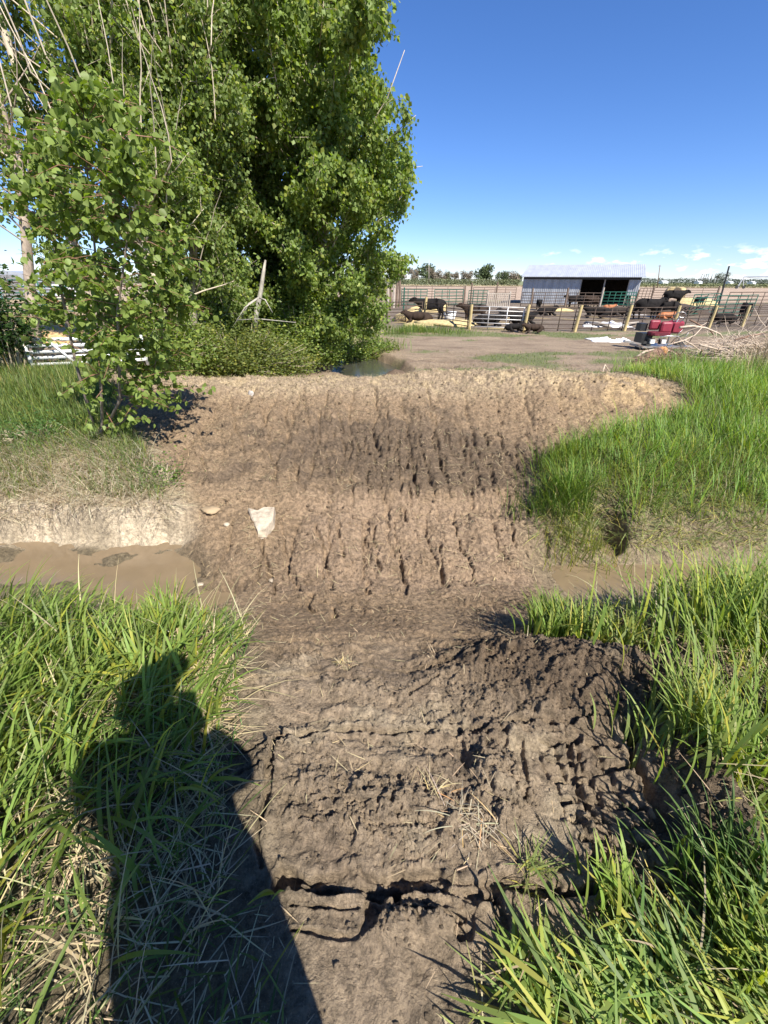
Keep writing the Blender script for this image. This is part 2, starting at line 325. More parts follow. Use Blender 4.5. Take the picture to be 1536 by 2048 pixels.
def leaf_mat(name, transl=.35, rough=.42, spec=.5, tint=(1.25, 1.35, .5)):
    m = bpy.data.materials.new(name); m.use_nodes = True; nt = m.node_tree; b = nt.nodes['Principled BSDF']; out = nt.nodes['Material Output']
    a = nt.nodes.new('ShaderNodeVertexColor'); a.layer_name = 'Col'
    b.inputs['Roughness'].default_value = rough; b.inputs['Specular IOR Level'].default_value = spec
    nt.links.new(a.outputs[0], b.inputs['Base Color'])
    tr = nt.nodes.new('ShaderNodeBsdfTranslucent'); mm = nt.nodes.new('ShaderNodeMix'); mm.data_type = 'RGBA'; mm.blend_type = 'MULTIPLY'; mm.inputs[0].default_value = 1
    mm.inputs[7].default_value = tuple(tint) + (1,); nt.links.new(a.outputs[0], mm.inputs[6]); nt.links.new(mm.outputs[2], tr.inputs['Color'])
    ms = nt.nodes.new('ShaderNodeMixShader'); ms.inputs[0].default_value = transl
    nt.links.new(b.outputs[0], ms.inputs[1]); nt.links.new(tr.outputs[0], ms.inputs[2]); nt.links.new(ms.outputs[0], out.inputs[0])
    MATS[name] = m; return m
def ground_mat():
    m = bpy.data.materials.new('soil'); m.use_nodes = True; nt = m.node_tree; b = nt.nodes['Principled BSDF']; L = nt.links
    a = nt.nodes.new('ShaderNodeVertexColor'); a.layer_name = 'Col'
    w = nt.nodes.new('ShaderNodeAttribute'); w.attribute_name = 'wet'
    g = nt.nodes.new('ShaderNodeNewGeometry')
    def nz(sc, det=6, ro=.6):
        n = nt.nodes.new('ShaderNodeTexNoise'); n.inputs['Scale'].default_value = sc; n.inputs['Detail'].default_value = det; n.inputs['Roughness'].default_value = ro
        L.new(g.outputs['Position'], n.inputs['Vector']); return n
    n1 = nz(30, 10, .75); r = nt.nodes.new('ShaderNodeMapRange'); r.inputs[1].default_value = .38; r.inputs[2].default_value = .62; r.inputs[3].default_value = .55; r.inputs[4].default_value = 1.5
    L.new(n1.outputs[0], r.inputs[0])
    mu = nt.nodes.new('ShaderNodeVectorMath'); mu.operation = 'SCALE'; L.new(a.outputs[0], mu.inputs[0]); L.new(r.outputs[0], mu.inputs['Scale'])
    # pale chaff flecks
    n2 = nz(160, 3, .7); f = nt.nodes.new('ShaderNodeMapRange'); f.inputs[1].default_value = .60; f.inputs[2].default_value = .66; f.inputs[4].default_value = .55; L.new(n2.outputs[0], f.inputs[0])
    mixc = nt.nodes.new('ShaderNodeMix'); mixc.data_type = 'RGBA'; mixc.inputs[7].default_value = (.42, .33, .22, 1); L.new(f.outputs[0], mixc.inputs[0]); L.new(mu.outputs[0], mixc.inputs[6])
    L.new(mixc.outputs[2], b.inputs['Base Color'])
    ro = nt.nodes.new('ShaderNodeMapRange'); ro.inputs[3].default_value = .92; ro.inputs[4].default_value = .35; L.new(w.outputs['Fac'], ro.inputs[0]); L.new(ro.outputs[0], b.inputs['Roughness'])
    b.inputs['Specular IOR Level'].default_value = .3
    n3 = nz(90, 8, .7); bp = nt.nodes.new('ShaderNodeBump'); bp.inputs['Strength'].default_value = 1.0; bp.inputs['Distance'].default_value = .026
    n4 = nz(14, 4, .6); bp2 = nt.nodes.new('ShaderNodeBump'); bp2.inputs['Strength'].default_value = .5; bp2.inputs['Distance'].default_value = .03
    L.new(n4.outputs[0], bp2.inputs['Height']); L.new(bp2.outputs[0], bp.inputs['Normal'])
    L.new(n3.outputs[0], bp.inputs['Height']); L.new(bp.outputs[0], b.inputs['Normal']); return m
# ------------------------------------------------------------------ mesh helpers
def np_mesh(name, V, F, col=None, smooth=False):
    """V (n,3), F (m,k) constant size faces"""
    me = bpy.data.meshes.new(name); V = np.ascontiguousarray(V, np.float32); F = np.ascontiguousarray(F, np.int32); k = F.shape[1]
    me.vertices.add(len(V)); me.vertices.foreach_set('co', V.ravel())
    me.loops.add(F.size); me.loops.foreach_set('vertex_index', F.ravel())
    me.polygons.add(len(F)); me.polygons.foreach_set('loop_start', np.arange(0, F.size, k, dtype=np.int32))
    me.polygons.foreach_set('loop_total', np.full(len(F), k, np.int32))
    if smooth: me.polygons.foreach_set('use_smooth', np.ones(len(F), bool))
    me.update(calc_edges=True)
    if col is not None:
        a = me.color_attributes.new('Col', 'FLOAT_COLOR', 'POINT'); a.data.foreach_set('color', np.ascontiguousarray(col, np.float32).ravel())
    return me
class MB:
    def __init__(s): s.v = []; s.f = []
    def box(s, c, d, rz=0, M=None):
        c = Vector(c); X = [Vector((sx * d[0] / 2, sy * d[1] / 2, sz * d[2] / 2)) for sx in (-1, 1) for sy in (-1, 1) for sz in (-1, 1)]
        Rm = M if M is not None else Matrix.Rotation(rz, 3, 'Z'); i = len(s.v)
        s.v += [tuple(c + Rm @ q) for q in X]
        s.f += [tuple(i + j for j in q) for q in ((0, 1, 3, 2), (4, 6, 7, 5), (0, 4, 5, 1), (2, 3, 7, 6), (0, 2, 6, 4), (1, 5, 7, 3))]; return s
    def beam(s, a, b, w, h=None):
        a = Vector(a); b = Vector(b); h = h or w; d = b - a; q = d.to_track_quat('X', 'Z').to_matrix()
        return s.box((a + b) / 2, (d.length, w, h), M=q)
    def tube(s, pts, r, n=6, cap=True):
        pts = [Vector(p) for p in pts]; rr = r if hasattr(r, '__len__') else [r] * len(pts); i0 = len(s.v); N = len(pts)
        up = None
        for i, p in enumerate(pts):
            t = (pts[min(i + 1, N - 1)] - pts[max(i - 1, 0)])
            if t.length < 1e-9: t = Vector((0, 0, 1))
            t.normalize()
            if up is None: up = t.orthogonal().normalized()
            else:
                up = up - t * up.dot(t); up = up.normalized() if up.length > 1e-6 else t.orthogonal().normalized()
            w = t.cross(up)
            for k in range(n):
                a = 2 * math.pi * k / n; s.v.append(tuple(p + (up * math.cos(a) + w * math.sin(a)) * rr[i]))
        for i in range(N - 1):
            for k in range(n):
                a = i0 + i * n + k; b = i0 + i * n + (k + 1) % n; s.f.append((a, b, b + n, a + n))
        if cap:
            s.f.append(tuple(i0 + k for k in range(n))[::-1]); s.f.append(tuple(i0 + (N - 1) * n + k for k in range(n)))
        return s
    def poly(s, pts): i = len(s.v); s.v += [tuple(p) for p in pts]; s.f.append(tuple(range(i, i + len(pts)))); return s
    def lump(s, c, r, seed=0, amp=.25, n=10, fl=1):
        c = np.array(c); r = np.array(r) * np.ones(3); i0 = len(s.v); m = n // 2 + 1
        for i in range(m + 1):
            th = math.pi * i / m
            for k in range(n):
                ph = 2 * math.pi * k / n
                d = np.array([math.sin(th) * math.cos(ph), math.sin(th) * math.sin(ph), math.cos(th)])
                q = 1 + amp * math.sin(3.1 * d[0] + seed * 1.7 + 2 * d[2]) * math.cos(2.7 * d[1] - seed) + amp * .5 * math.sin(7 * d[0] + 5 * d[1] + seed * 3 + 6 * d[2])
                s.v.append(tuple(c + d * r * q))
        for i in range(m):
            for k in range(n):
                a = i0 + i * n + k; b = i0 + i * n + (k + 1) % n; s.f.append((a, a + n, b + n, b))
        return s
    def mesh(s, name, off=(0, 0, 0), smooth=False):
        me = bpy.data.meshes.new(name); o = Vector(off); me.from_pydata([tuple(Vector(v) - o) for v in s.v], [], s.f)
        if smooth: me.polygons.foreach_set('use_smooth', [True] * len(me.polygons))
        me.update(); return me
def tag(o, label=None, cat=None, group=None, kind=None):
    if label: o['label'] = label
    if cat: o['category'] = cat
    if group: o['group'] = group
    if kind: o['kind'] = kind
    return o
def obj(name, me, m, parent=None, loc=(0, 0, 0)):
    o = bpy.data.objects.new(name, me); COL.objects.link(o); o.location = loc
    if m is not None:
        me.materials.clear(); me.materials.append(m)
    if parent is not None: o.parent = parent
    return o
def thing(name, loc, label, cat, group=None, rz=0):
    o = bpy.data.objects.new(name, None); COL.objects.link(o); o.location = tuple(float(c) for c in loc); o.rotation_euler = (0, 0, rz); o.empty_display_size = .2
    return tag(o, label, cat, group)
def part(name, mb, m, root, smooth=False, world=True):
    """mb in world coordinates when world (root must be unrotated)"""
    return obj(name, mb.mesh(name, root.location if world else (0, 0, 0), smooth), m, root)
def copy_tree(src, loc, rz=0, label=None, scale=1):
    r = src.copy(); COL.objects.link(r); r.location = tuple(float(c) for c in loc); r.rotation_euler = (0, 0, rz); r.scale = (scale,) * 3
    if label: r['label'] = label
    for ch in list(src.children):
        c = ch.copy(); COL.objects.link(c); c.parent = r
        for g in list(ch.children):
            d = g.copy(); COL.objects.link(d); d.parent = c
    return r
# ------------------------------------------------------------------ GROUND
def build_ground():
    fa = np.linspace(R(-78), R(78), 980); ba = np.linspace(R(78), R(282), 60)[1:-1]
    th = np.concatenate([fa, ba]); nc = len(th)
    rr = [.03, .08]; q = .14
    while q < 9: rr.append(q); q *= 1.0040
    while q < 60: rr.append(q); q *= 1.009
    while q < 6000: rr.append(q); q *= 1.05
    rr = np.array(rr); nr = len(rr)
    Rg, Tg = np.meshgrid(rr, th, indexing='ij'); x = (Rg * np.sin(Tg)).ravel(); y = (Rg * np.cos(Tg)).ravel()
    z = H(x, y)
    c, w = ground_colour(x, y, z)
    i = np.arange(nr - 1)[:, None] * nc; k = np.arange(nc)[None, :]; k2 = (k + 1) % nc
    F = np.stack([i + k, i + k2, i + nc + k2, i + nc + k], -1).reshape(-1, 4)[:, ::-1]
    me = np_mesh('ground', np.stack([x, y, z], -1), F, c, smooth=True)
    # centre cap keeps the sheet closed
    a = me.attributes.new('wet', 'FLOAT', 'POINT'); a.data.foreach_set('value', w.astype(np.float32))
    o = obj('ground', me, ground_mat()); tag(o, kind='structure'); return o
build_ground()
# ------------------------------------------------------------------ WATER
def water(name, pts, z, m):
    n = len(pts); V = [(p[0], p[1], z) for p in pts]; mb = MB(); mb.v = V; mb.f = [tuple(range(n))]
    me = mb.mesh(name); o = obj(name, me, m); tag(o, kind='structure'); return o
def water_mat(name, col, rough, bump, bs):
    m = mat(name, col, rough=rough, var=.12, scale=3, bump=bump, bscale=bs, spec=.6); return m
WM = water_mat('muddy_water', (.19, .14, .085), .05, .10, 7)
water('ditch_water', [(-14, 1.6), (-14, 4.4), (-2, 4.4), (-.6, 3.2), (-.9, 1.6)], -.682, WM)
water('puddle_water', [(.75, 2.3), (.75, 3.5), (12, 3.9), (12, 2.2)], -.685, WM)
water('pool_water', [(-1 - .3 * 2.4 * math.sin(a) * 1.7 + 1.75 * math.cos(a), 14.2 + 4.2 * math.sin(a)) for a in np.linspace(0, 6.283, 33)[:-1]], -.93, water_mat('pool_water', (.06, .06, .045), .06, .25, 16))
# ------------------------------------------------------------------ GRASS (blades as real curved ribbons)
def blades(name, root, L, W, az, th0, bend, colr, segs=4, label=None, m=None, kind='stuff', parent=None, off=None, twist=None):
    n = len(root); S = segs + 1
    p = root.copy(); V = np.zeros((n, S, 2, 3)); th = th0.copy()
    side = np.stack([-np.sin(az), np.cos(az), np.zeros(n)], -1)
    if twist is not None:
        side = side * np.cos(twist)[:, None] + np.stack([np.cos(az), np.sin(az), np.zeros(n)], -1) * np.sin(twist)[:, None]
    for s in range(S):
        f = s / segs; w = W * (1 - f ** 2.2) * (.55 + .45 * min(1, f * 3)) * .5 + .0004
        V[:, s, 0] = p - side * w[:, None]; V[:, s, 1] = p + side * w[:, None]
        d = np.stack([np.cos(az) * np.sin(th), np.sin(az) * np.sin(th), np.cos(th)], -1)
        p = p + d * (L / segs)[:, None]; th = th + bend / segs * (.4 + 1.2 * f)
    V = V.reshape(-1, 3); i = (np.arange(n) * S * 2)[:, None] + (np.arange(segs) * 2)[None, :]
    F = np.stack([i, i + 1, i + 3, i + 2], -1).reshape(-1, 4)
    c = np.ones((n, S * 2, 4)); c[:, :, :3] = colr[:, None, :]; c = c.reshape(-1, 4)
    if off is not None: V = V - np.array(off)
    me = np_mesh(name, V, F, c, smooth=True)
    o = obj(name, me, m or MATS['grass_blade'], parent)
    if kind: tag(o, kind=kind)
    if label: tag(o, label=label, cat='grass')
    return o
leaf_mat('grass_blade', .40, .5, .3, (1.3, 1.35, .5)); leaf_mat('straw', .2, .6, .3, (1.1, 1, .8)); leaf_mat('leaf', .40, .5, .3, (1.5, 1.7, .35))
def gcol(n, base_c, var=.25, yellow=.15):
    c = np.tile(np.array(base_c, float), (n, 1)); k = 1 + var * rng.uniform(-1, 1, n); c *= k[:, None]
    y = rng.random(n) < yellow; c[y] = c[y] * np.array([1.6, 1.25, .9]); c *= 1 + .08 * rng.uniform(-1, 1, (n, 3)); return np.clip(c, .01, .8)
def scatter(n, x0, x1, y0, y1, keep, power=0):
    x = rng.uniform(x0, x1, n); y = rng.uniform(y0, y1, n)
    k = keep(x, y); m = rng.random(n) < k; x = x[m]; y = y[m]; z = H(x, y); return np.stack([x, y, z], -1)
def left_of(x, y, d=0): return x < xl_(y) + .10 * fbm(x, y, .3, 2, 60) - d
def right_of(x, y, d=0): return x > xr_(y) + .12 * fbm(x, y, .3, 2, 61) + d
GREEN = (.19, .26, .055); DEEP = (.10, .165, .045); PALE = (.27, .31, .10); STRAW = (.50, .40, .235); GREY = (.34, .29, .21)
def lay(n, pts): return len(pts)
# --- near left: tall reed grass
k1 = lambda x, y: left_of(x, y, .12) * (z_ok(x, y)) * np.clip(.25 + .9 * sm(.55, 1.0, y) * sm(-.5, -.85, x) + 1.2 * sm(-.95, -1.2, x) * sm(.1, .5, y) + .5 * fbm(x, y, .35, 2, 62), .03, 1)
def z_ok(x, y): return (H(x, y, False) > -.45)
P = scatter(6400, -3.4, -.2, .05, 1.9, k1); n = len(P)
def swirl(P, mean, amp, sd): return mean + amp * noise2(P[:, 0] / .22, P[:, 1] / .22, 95) + rng.normal(0, sd, len(P))
L = rng.uniform(.2, .46, n) * (1 - .35 * sm(-1.0, -.5, P[:, 0])) * (1 - .6 * sm(1.2, 1.7, P[:, 1]) * sm(-2.0, -1.4, P[:, 0])); near_clip = np.hypot(P[:, 0], P[:, 1]) > .8; az = swirl(P, .6, 2.6, .6)
blades('grass', P[near_clip], L[near_clip], rng.uniform(.007, .020, n)[near_clip], az[near_clip], rng.uniform(.1, .9, n)[near_clip], rng.uniform(.4, 2.2, n)[near_clip], gcol(n, GREEN, .35, .15)[near_clip], 6, 'tall bright green reed grass on the near left bank of the ditch', twist=rng.normal(0, .6, n)[near_clip])
P = scatter(6500, -3.6, -.2, .05, 2.1, lambda x, y: left_of(x, y, .02) * z_ok(x, y) * .8); n = len(P); P[:, 2] += .01
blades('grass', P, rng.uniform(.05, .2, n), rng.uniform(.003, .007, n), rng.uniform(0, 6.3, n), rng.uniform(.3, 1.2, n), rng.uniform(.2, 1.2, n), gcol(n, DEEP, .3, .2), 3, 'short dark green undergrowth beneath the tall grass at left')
# --- near right
kr = lambda x, y: right_of(x, y, .1) * z_ok(x, y) * np.clip(.35 + .9 * sm(1.5, 2.0, x) + .7 * sm(.9, .3, y) + .9 * fbm(x, y, .35, 2, 63) - .9 * np.exp(-(((x - 1.75) / .3) ** 2 + ((y - 1.35) / .3) ** 2)) - 1.0 * sm(.4, .6, y) * (1 - sm(1.5, 1.75, y)) * (1 - sm(1.6, 2.0, x)) - 1.3 * np.exp(-(((x - 1.5) / .25) ** 2 + ((y - 1.9) / .25) ** 2)), .02, 1)
P = scatter(6500, .2, 4.2, -.1, 2.2, kr); n = len(P); q = (np.hypot(P[:, 0], P[:, 1]) > .5); P = P[q]; q = ~((P[:, 0] < xr_(P[:, 1]) + .28) & (P[:, 1] < .75)); P = P[q]; n = len(P)
ee = sm(.12, .6, P[:, 0] - xr_(P[:, 1]))
blades('grass', P, rng.uniform(.18, .46, n) * (.45 + .55 * ee) * (1 - .55 * sm(1.5, 2.0, P[:, 1]) * (1 - sm(1.6, 2.2, P[:, 0]))) * (1 - .62 * sm(1.0, .6, P[:, 1]) * sm(1.6, 1.1, P[:, 0])) * (1 - .45 * sm(.5, .3, P[:, 1])), rng.uniform(.006, .018, n), swirl(P, 1.6, 2.6, .6), rng.uniform(.1, .9, n) + .9 * sm(1.0, .6, P[:, 1]), rng.uniform(.4, 2.2, n), gcol(n, GREEN, .35, .18), 6, 'long arching green grass on the near right bank', twist=rng.normal(0, .6, n))
P = scatter(8000, .2, 4.2, -.1, 2.35, lambda x, y: right_of(x, y, -.02) * z_ok(x, y) * .8); n = len(P)
blades('grass', P, rng.uniform(.04, .18, n), rng.uniform(.003, .007, n), rng.uniform(0, 6.3, n), rng.uniform(.4, 1.3, n), rng.uniform(.2, 1.2, n), gcol(n, PALE, .35, .35), 3, 'short pale green undergrowth on the near right bank')
for (xa, xb, f_, lb) in ((-3.6, -.2, left_of, 'dead straw coloured blades standing among the left reed grass'), (.2, 4.2, right_of, 'dead straw coloured blades among the right bank grass')):
    P = scatter(2600, xa, xb, .0, 2.1, lambda x, y: f_(x, y, .05) * z_ok(x, y) * .6); P = P[np.hypot(P[:, 0], P[:, 1]) > .6]; n = len(P)
    blades('dry_grass', P, rng.uniform(.15, .42, n), rng.uniform(.002, .007, n), rng.uniform(0, 6.3, n), rng.uniform(.3, 1.3, n), rng.uniform(.3, 1.8, n), gcol(n, (.42, .36, .2), .35, 0), 5, lb, MATS['straw'])
# flattened broad blades at the lower right
P = scatter(1500, .2, 1.6, .12, .75, lambda x, y: (x > xr_(y) + .14 + .22 * sm(.3, .4, y)) * .8); P = P[np.hypot(P[:, 0], P[:, 1]) > .4]; n = len(P); P[:, 2] += rng.uniform(.01, .07, n)
blades('grass', P, rng.uniform(.12, .28, n), rng.uniform(.006, .016, n), rng.normal(2.6, .7, n), rng.uniform(1.1, 1.5, n), rng.uniform(-.2, .5, n), gcol(n, (.2, .27, .07), .35, .25), 5, 'broad flattened green blades lying at the lower right', twist=rng.normal(0, .5, n))
# clumps beside the mud: (px, py, z, n, length, spread, azimuth mean)
def clump(px, py, z, n, L, sp, azm, c, azs=1.0, w=(.006, .015), label=None, th=(0, .5), bend=(.4, 1.6), seg=6):
    q = Pz(px, py, z); x = q[0] + rng.normal(0, sp, n); y = q[1] + rng.normal(0, sp * .6, n); zz = H(x, y)
    return dict(root=np.stack([x, y, zz], -1), L=rng.uniform(.5, 1, n) * L, W=rng.uniform(w[0], w[1], n), az=rng.normal(azm, azs, n), th0=rng.uniform(th[0], th[1], n), bend=rng.uniform(bend[0], bend[1], n), colr=gcol(n, c, .3, .15))
def merge(name, cl, label, seg=6, m=None):
    k = {a: np.concatenate([c[a] for c in cl]) for a in cl[0]}
    return blades(name, k['root'], k['L'], k['W'], k['az'], k['th0'], k['bend'], k['colr'], seg, label, m)
merge('grass', [clump(1120, 1285, -.08, 230, .27, .11, 1.6, GREEN, 1.6), clump(1215, 1295, -.05, 160, .22, .12, 1.2, PALE, 1.8), clump(1100, 1250, -.1, 90, .30, .05, 1.9, GREEN, 1.4)], 'bright green tussock on the brink of the ditch right of the mud')
merge('grass', [clump(345, 1290, -.1, 110, .34, .05, 1.4, GREEN, 1.2), clump(200, 1340, 0, 120, .26, .2, 1.2, GREEN, 1.3), clump(60, 1370, 0, 140, .32, .2, .9, GREEN, 1.2)], 'upright green grass along the brink of the left ditch')
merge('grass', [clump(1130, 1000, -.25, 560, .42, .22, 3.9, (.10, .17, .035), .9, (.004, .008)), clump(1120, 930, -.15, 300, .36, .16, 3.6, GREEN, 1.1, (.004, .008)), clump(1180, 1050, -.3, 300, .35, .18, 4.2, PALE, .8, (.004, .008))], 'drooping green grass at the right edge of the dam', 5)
merge('grass', [clump(1480, 1290, 0, 420, .55, .22, 2.0, GREEN, 1.0), clump(1500, 1500, 0, 200, .5, .2, 2.2, GREEN, .9), clump(1330, 1510, 0, 130, .3, .08, 1.3, PALE, 1.5), clump(1420, 1560, 0, 150, .36, .1, 2.2, GREEN, 1.2),
                clump(1440, 1780, 0, 130, .3, .08, 2.4, DEEP, .8), clump(1060, 1960, 0, 60, .14, .05, 2.3, GREEN, 1.2, th=(.6, 1.2)), clump(1200, 2000, 0, 60, .16, .05, 2.2, GREEN, 1.0, th=(.6, 1.2)), clump(1350, 1960, 0, 80, .2, .06, 2.6, DEEP, 1.0, th=(.3, 1.0)), clump(1480, 1940, 0, 100, .26, .06, 2.6, GREEN, 1.0)],
      'broad bladed grass clumps right of the muddy track')
merge('grass', [clump(1060, 1760, 0, 45, .13, .03, 1.4, PALE, 2, (.003, .006), th=(.5, 1.3)), clump(1230, 1830, 0, 50, .25, .05, 2.4, GREEN, .9), clump(560, 1790, 0, 3, .2, .01, 4.0, GREEN, .3, (.01, .014))], 'uprooted green tufts lying in the mud')
# --- straw on the ground
def straw(name, P, L0, L1, c, label, w=(.0016, .0042), flat=(1.25, 1.62), lift=.012):
    n = len(P); P = P.copy(); P[:, 2] += rng.uniform(.002, lift, n)
    return blades(name, P, rng.uniform(L0, L1, n), rng.uniform(w[0], w[1], n), rng.uniform(0, 6.28, n), rng.uniform(flat[0], flat[1], n), rng.normal(0, .35, n), gcol(n, c, .35, .0), 3, label, MATS['straw'])
P = scatter(9000, -1.9, -.15, .1, 2.1, lambda x, y: left_of(x, y, .06) * z_ok(x, y) * np.clip(.15 + .9 * np.exp(-(((x + .78) / .42) ** 2 + ((y - 1.35) / .5) ** 2)) + .5 * np.exp(-(((x + .55) / .4) ** 2 + ((y - .7) / .4) ** 2)) + .25 * fbm(x, y, .3, 2, 64), 0, 1))
straw('dry_straw', P, .04, .2, STRAW, 'dry yellow straw matted on the left bank', lift=.05)
P = scatter(5500, .2, 2.9, 0, 2.2, lambda x, y: right_of(x, y, -.15) * z_ok(x, y) * np.clip(.35 + .7 * np.exp(-(((x - 1.75) / .35) ** 2 + ((y - 1.4) / .3) ** 2)), 0, 1))
straw('dry_straw', P, .04, .22, (.42, .33, .2), 'dead grass stalks matted on the right bank', lift=.05)
P = scatter(2600, -1.0, 1.6, .2, 2.6, lambda x, y: (~left_of(x, y)) * (~right_of(x, y)) * np.clip(.12 + .9 * sm(.1, .5, fbm(x, y, .25, 3, 65)), 0, 1))
straw('plant_scraps', P, .015, .085, STRAW, 'scraps of straw and roots trodden into the foreground mud', (.001, .0028), lift=.015)
P = scatter(26000, -4.4, 4.8, 2.6, 9, lambda x, y: (~left_of(x, y)) * (~right_of(x, y)) * np.clip(.15 + .9 * sm(0, .5, fbm(x, y, .35, 3, 66)) + .9 * sm(6, 7, y) + .5 * np.exp(-(((x - 1.1) / .6) ** 2 + ((y - 4.4) / .5) ** 2)), 0, 1))
straw('plant_scraps', P, .03, .14, STRAW, 'scraps of straw scattered over the dam', (.0018, .0045), lift=.03)
merge('plant_scraps', [dict(clump(940, 1660, 0, 60, .14, .05, 0, (.42, .36, .25), 3, (.0015, .003)), th0=rng.uniform(1.0, 1.7, 60)), dict(clump(690, 1335, -.03, 60, .06, .02, 0, STRAW, 3, (.001, .002)), th0=rng.uniform(.6, 1.5, 60)), dict(clump(870, 1590, 0, 30, .12, .04, 0, STRAW, 3, (.0015, .003)), th0=rng.uniform(1.0, 1.7, 30))], 'pale root tangles lying in the foreground mud', 5, MATS['straw'])
# --- far left bank
P = scatter(62000, -8, -1.7, 3.6, 7.6, lambda x, y: left_of(x, y, .1) * (x > -1.05 * y - 1) * np.clip(.3 + .9 * sm(4.0, 4.7, y) + .6 * fbm(x, y, .6, 3, 67) - 1.1 * np.exp(-(((x + 3.6) / .7) ** 2 + ((y - 5.6) / .35) ** 2)), 0, 1)); n = len(P)
blades('grass', P, rng.uniform(.08, .26, n), rng.uniform(.004, .009, n), rng.uniform(0, 6.3, n), rng.uniform(.1, .8, n), rng.uniform(.4, 1.5, n), gcol(n, (.13, .19, .05), .45, .25), 3, 'weedy green grass on the far left bank')
P = scatter(20000, -6.5, -1.75, 3.45, 4.7, lambda x, y: left_of(x, y, .05) * (y > 3.5) * np.clip(1.1 - .8 * sm(3.9, 4.9, y) + .3 * fbm(x, y, .4, 2, 68), 0, 1)); n = len(P)
blades('dry_grass', P, rng.uniform(.1, .36, n), rng.uniform(.0025, .005, n), rng.normal(-1.2, .9, n), rng.uniform(.5, 1.4, n), rng.uniform(.3, 1.5, n), gcol(n, (.62, .54, .38), .3, 0), 4, 'dry bleached grass hanging over the pale cut bank', MATS['straw'])
P = scatter(900, -9, -3.4, 5.8, 7.1, lambda x, y: .8 * (x < -3.9)); n = len(P)
blades('dry_grass', P, rng.uniform(.15, .42, n), rng.uniform(.003, .006, n), rng.uniform(0, 6.3, n), rng.uniform(0, .4, n), rng.uniform(.1, .8, n), gcol(n, (.30, .28, .13), .4, .2), 4, 'tall seeding grass stems before the white pipe gate')
# --- right bank beyond the ditch
P = scatter(90000, 1.3, 12, 3.15, 11.5, lambda x, y: right_of(x, y, .1) * z_ok(x, y) * (x < 1.05 * y + 1.2) * np.clip(.5 + .9 * sm(3.4, 4.1, y) + .5 * fbm(x, y, .8, 3, 69), 0, 1) * np.clip(1.5 - y * .09, .3, 1) * (1 - sm(8.2, 10.6, y + 1.6 * fbm(x, y, 1.2, 3, 73) + .25 * (6 - x)))); n = len(P)
tuft_var = fbm(P[:, 0], P[:, 1], 1.2, 3, 72); c = gcol(n, (.15, .24, .045), .3, .18); c *= (1 + .65 * tuft_var)[:, None]; c *= np.where((fbm(P[:, 0], P[:, 1], .5, 3, 74) > .15)[:, None], np.array([1.35, 1.12, 1.1]), 1.0)  # random patches vary the tone and length of the blades
blades('grass', P, rng.uniform(.12, .32, n) * (1 + .8 * tuft_var) * (1 - .45 * sm(6.5, 9, P[:, 1])), rng.uniform(.005, .010, n), swirl(P, 2.4, 1.6, .7), rng.uniform(.1, .8, n), rng.uniform(.5, 1.8, n), c, 3, 'lush green grass sloping up the right bank')
P = scatter(26000, 1.3, 7, 2.95, 4.8, lambda x, y: right_of(x, y, .05) * (H(x, y, False) > -.6) * np.clip(1.1 - .7 * sm(4, 4.8, y), 0, 1)); n = len(P)
blades('dry_grass', P, rng.uniform(.08, .3, n), rng.uniform(.003, .006, n), rng.normal(-1.4, 1.3, n), rng.uniform(.4, 1.5, n), rng.uniform(.3, 1.5, n), gcol(n, (.24, .29, .10), .5, .3), 3, 'faded trampled grass over the right ditch bank', MATS['straw'])
P = scatter(9000, 1.3, 10, 3.2, 10, lambda x, y: right_of(x, y, 0) * z_ok(x, y) * (x < 1.05 * y + 1) * np.clip(.2 + 1.2 * fbm(x, y, .7, 3, 76), 0, 1)); n = len(P)
blades('dry_grass', P, rng.uniform(.15, .5, n), rng.uniform(.003, .006, n), rng.uniform(0, 6.3, n), rng.uniform(.1, 1.1, n), rng.uniform(.3, 1.4, n), gcol(n, (.42, .36, .2), .35, 0), 4, 'dry straw coloured blades mixed through the right slope', MATS['straw'])
P = scatter(700, 1.5, 9, 3.3, 9, lambda x, y: right_of(x, y, .2) * (x < 1.05 * y + 1) * .9)
P = np.repeat(P, 16, 0) + rng.normal(0, .07, (len(P) * 16, 3)) * [1, 1, 0]; P[:, 2] = H(P[:, 0], P[:, 1]); P = P[P[:, 2] > -.5]; n = len(P)
blades('grass', P, rng.uniform(.25, .5, n), rng.uniform(.006, .012, n), rng.uniform(0, 6.3, n), rng.uniform(.1, .5, n), rng.uniform(.6, 1.8, n), gcol(n, (.17, .27, .05), .35, .15), 5, 'tall tufts standing out of the right slope grass')
P = scatter(9000, 5, 17, 7, 15, lambda x, y: sm(.73, .83, x / (y + .3) + .08 * fbm(x, y, 1.5, 2, 75)) * .9 * (x / y < 1.2)); n = len(P)
blades('dry_weeds', P, rng.uniform(.3, 1.15, n) * (.5 + .5 * sm(.76, .95, P[:, 0] / P[:, 1])), rng.uniform(.004, .009, n), rng.normal(3.4, 1.2, n), rng.uniform(0, .5, n), rng.uniform(.1, .9, n), gcol(n, (.40, .31, .20), .35, 0), 4, 'dry tan weeds standing at the right edge', MATS['straw'])
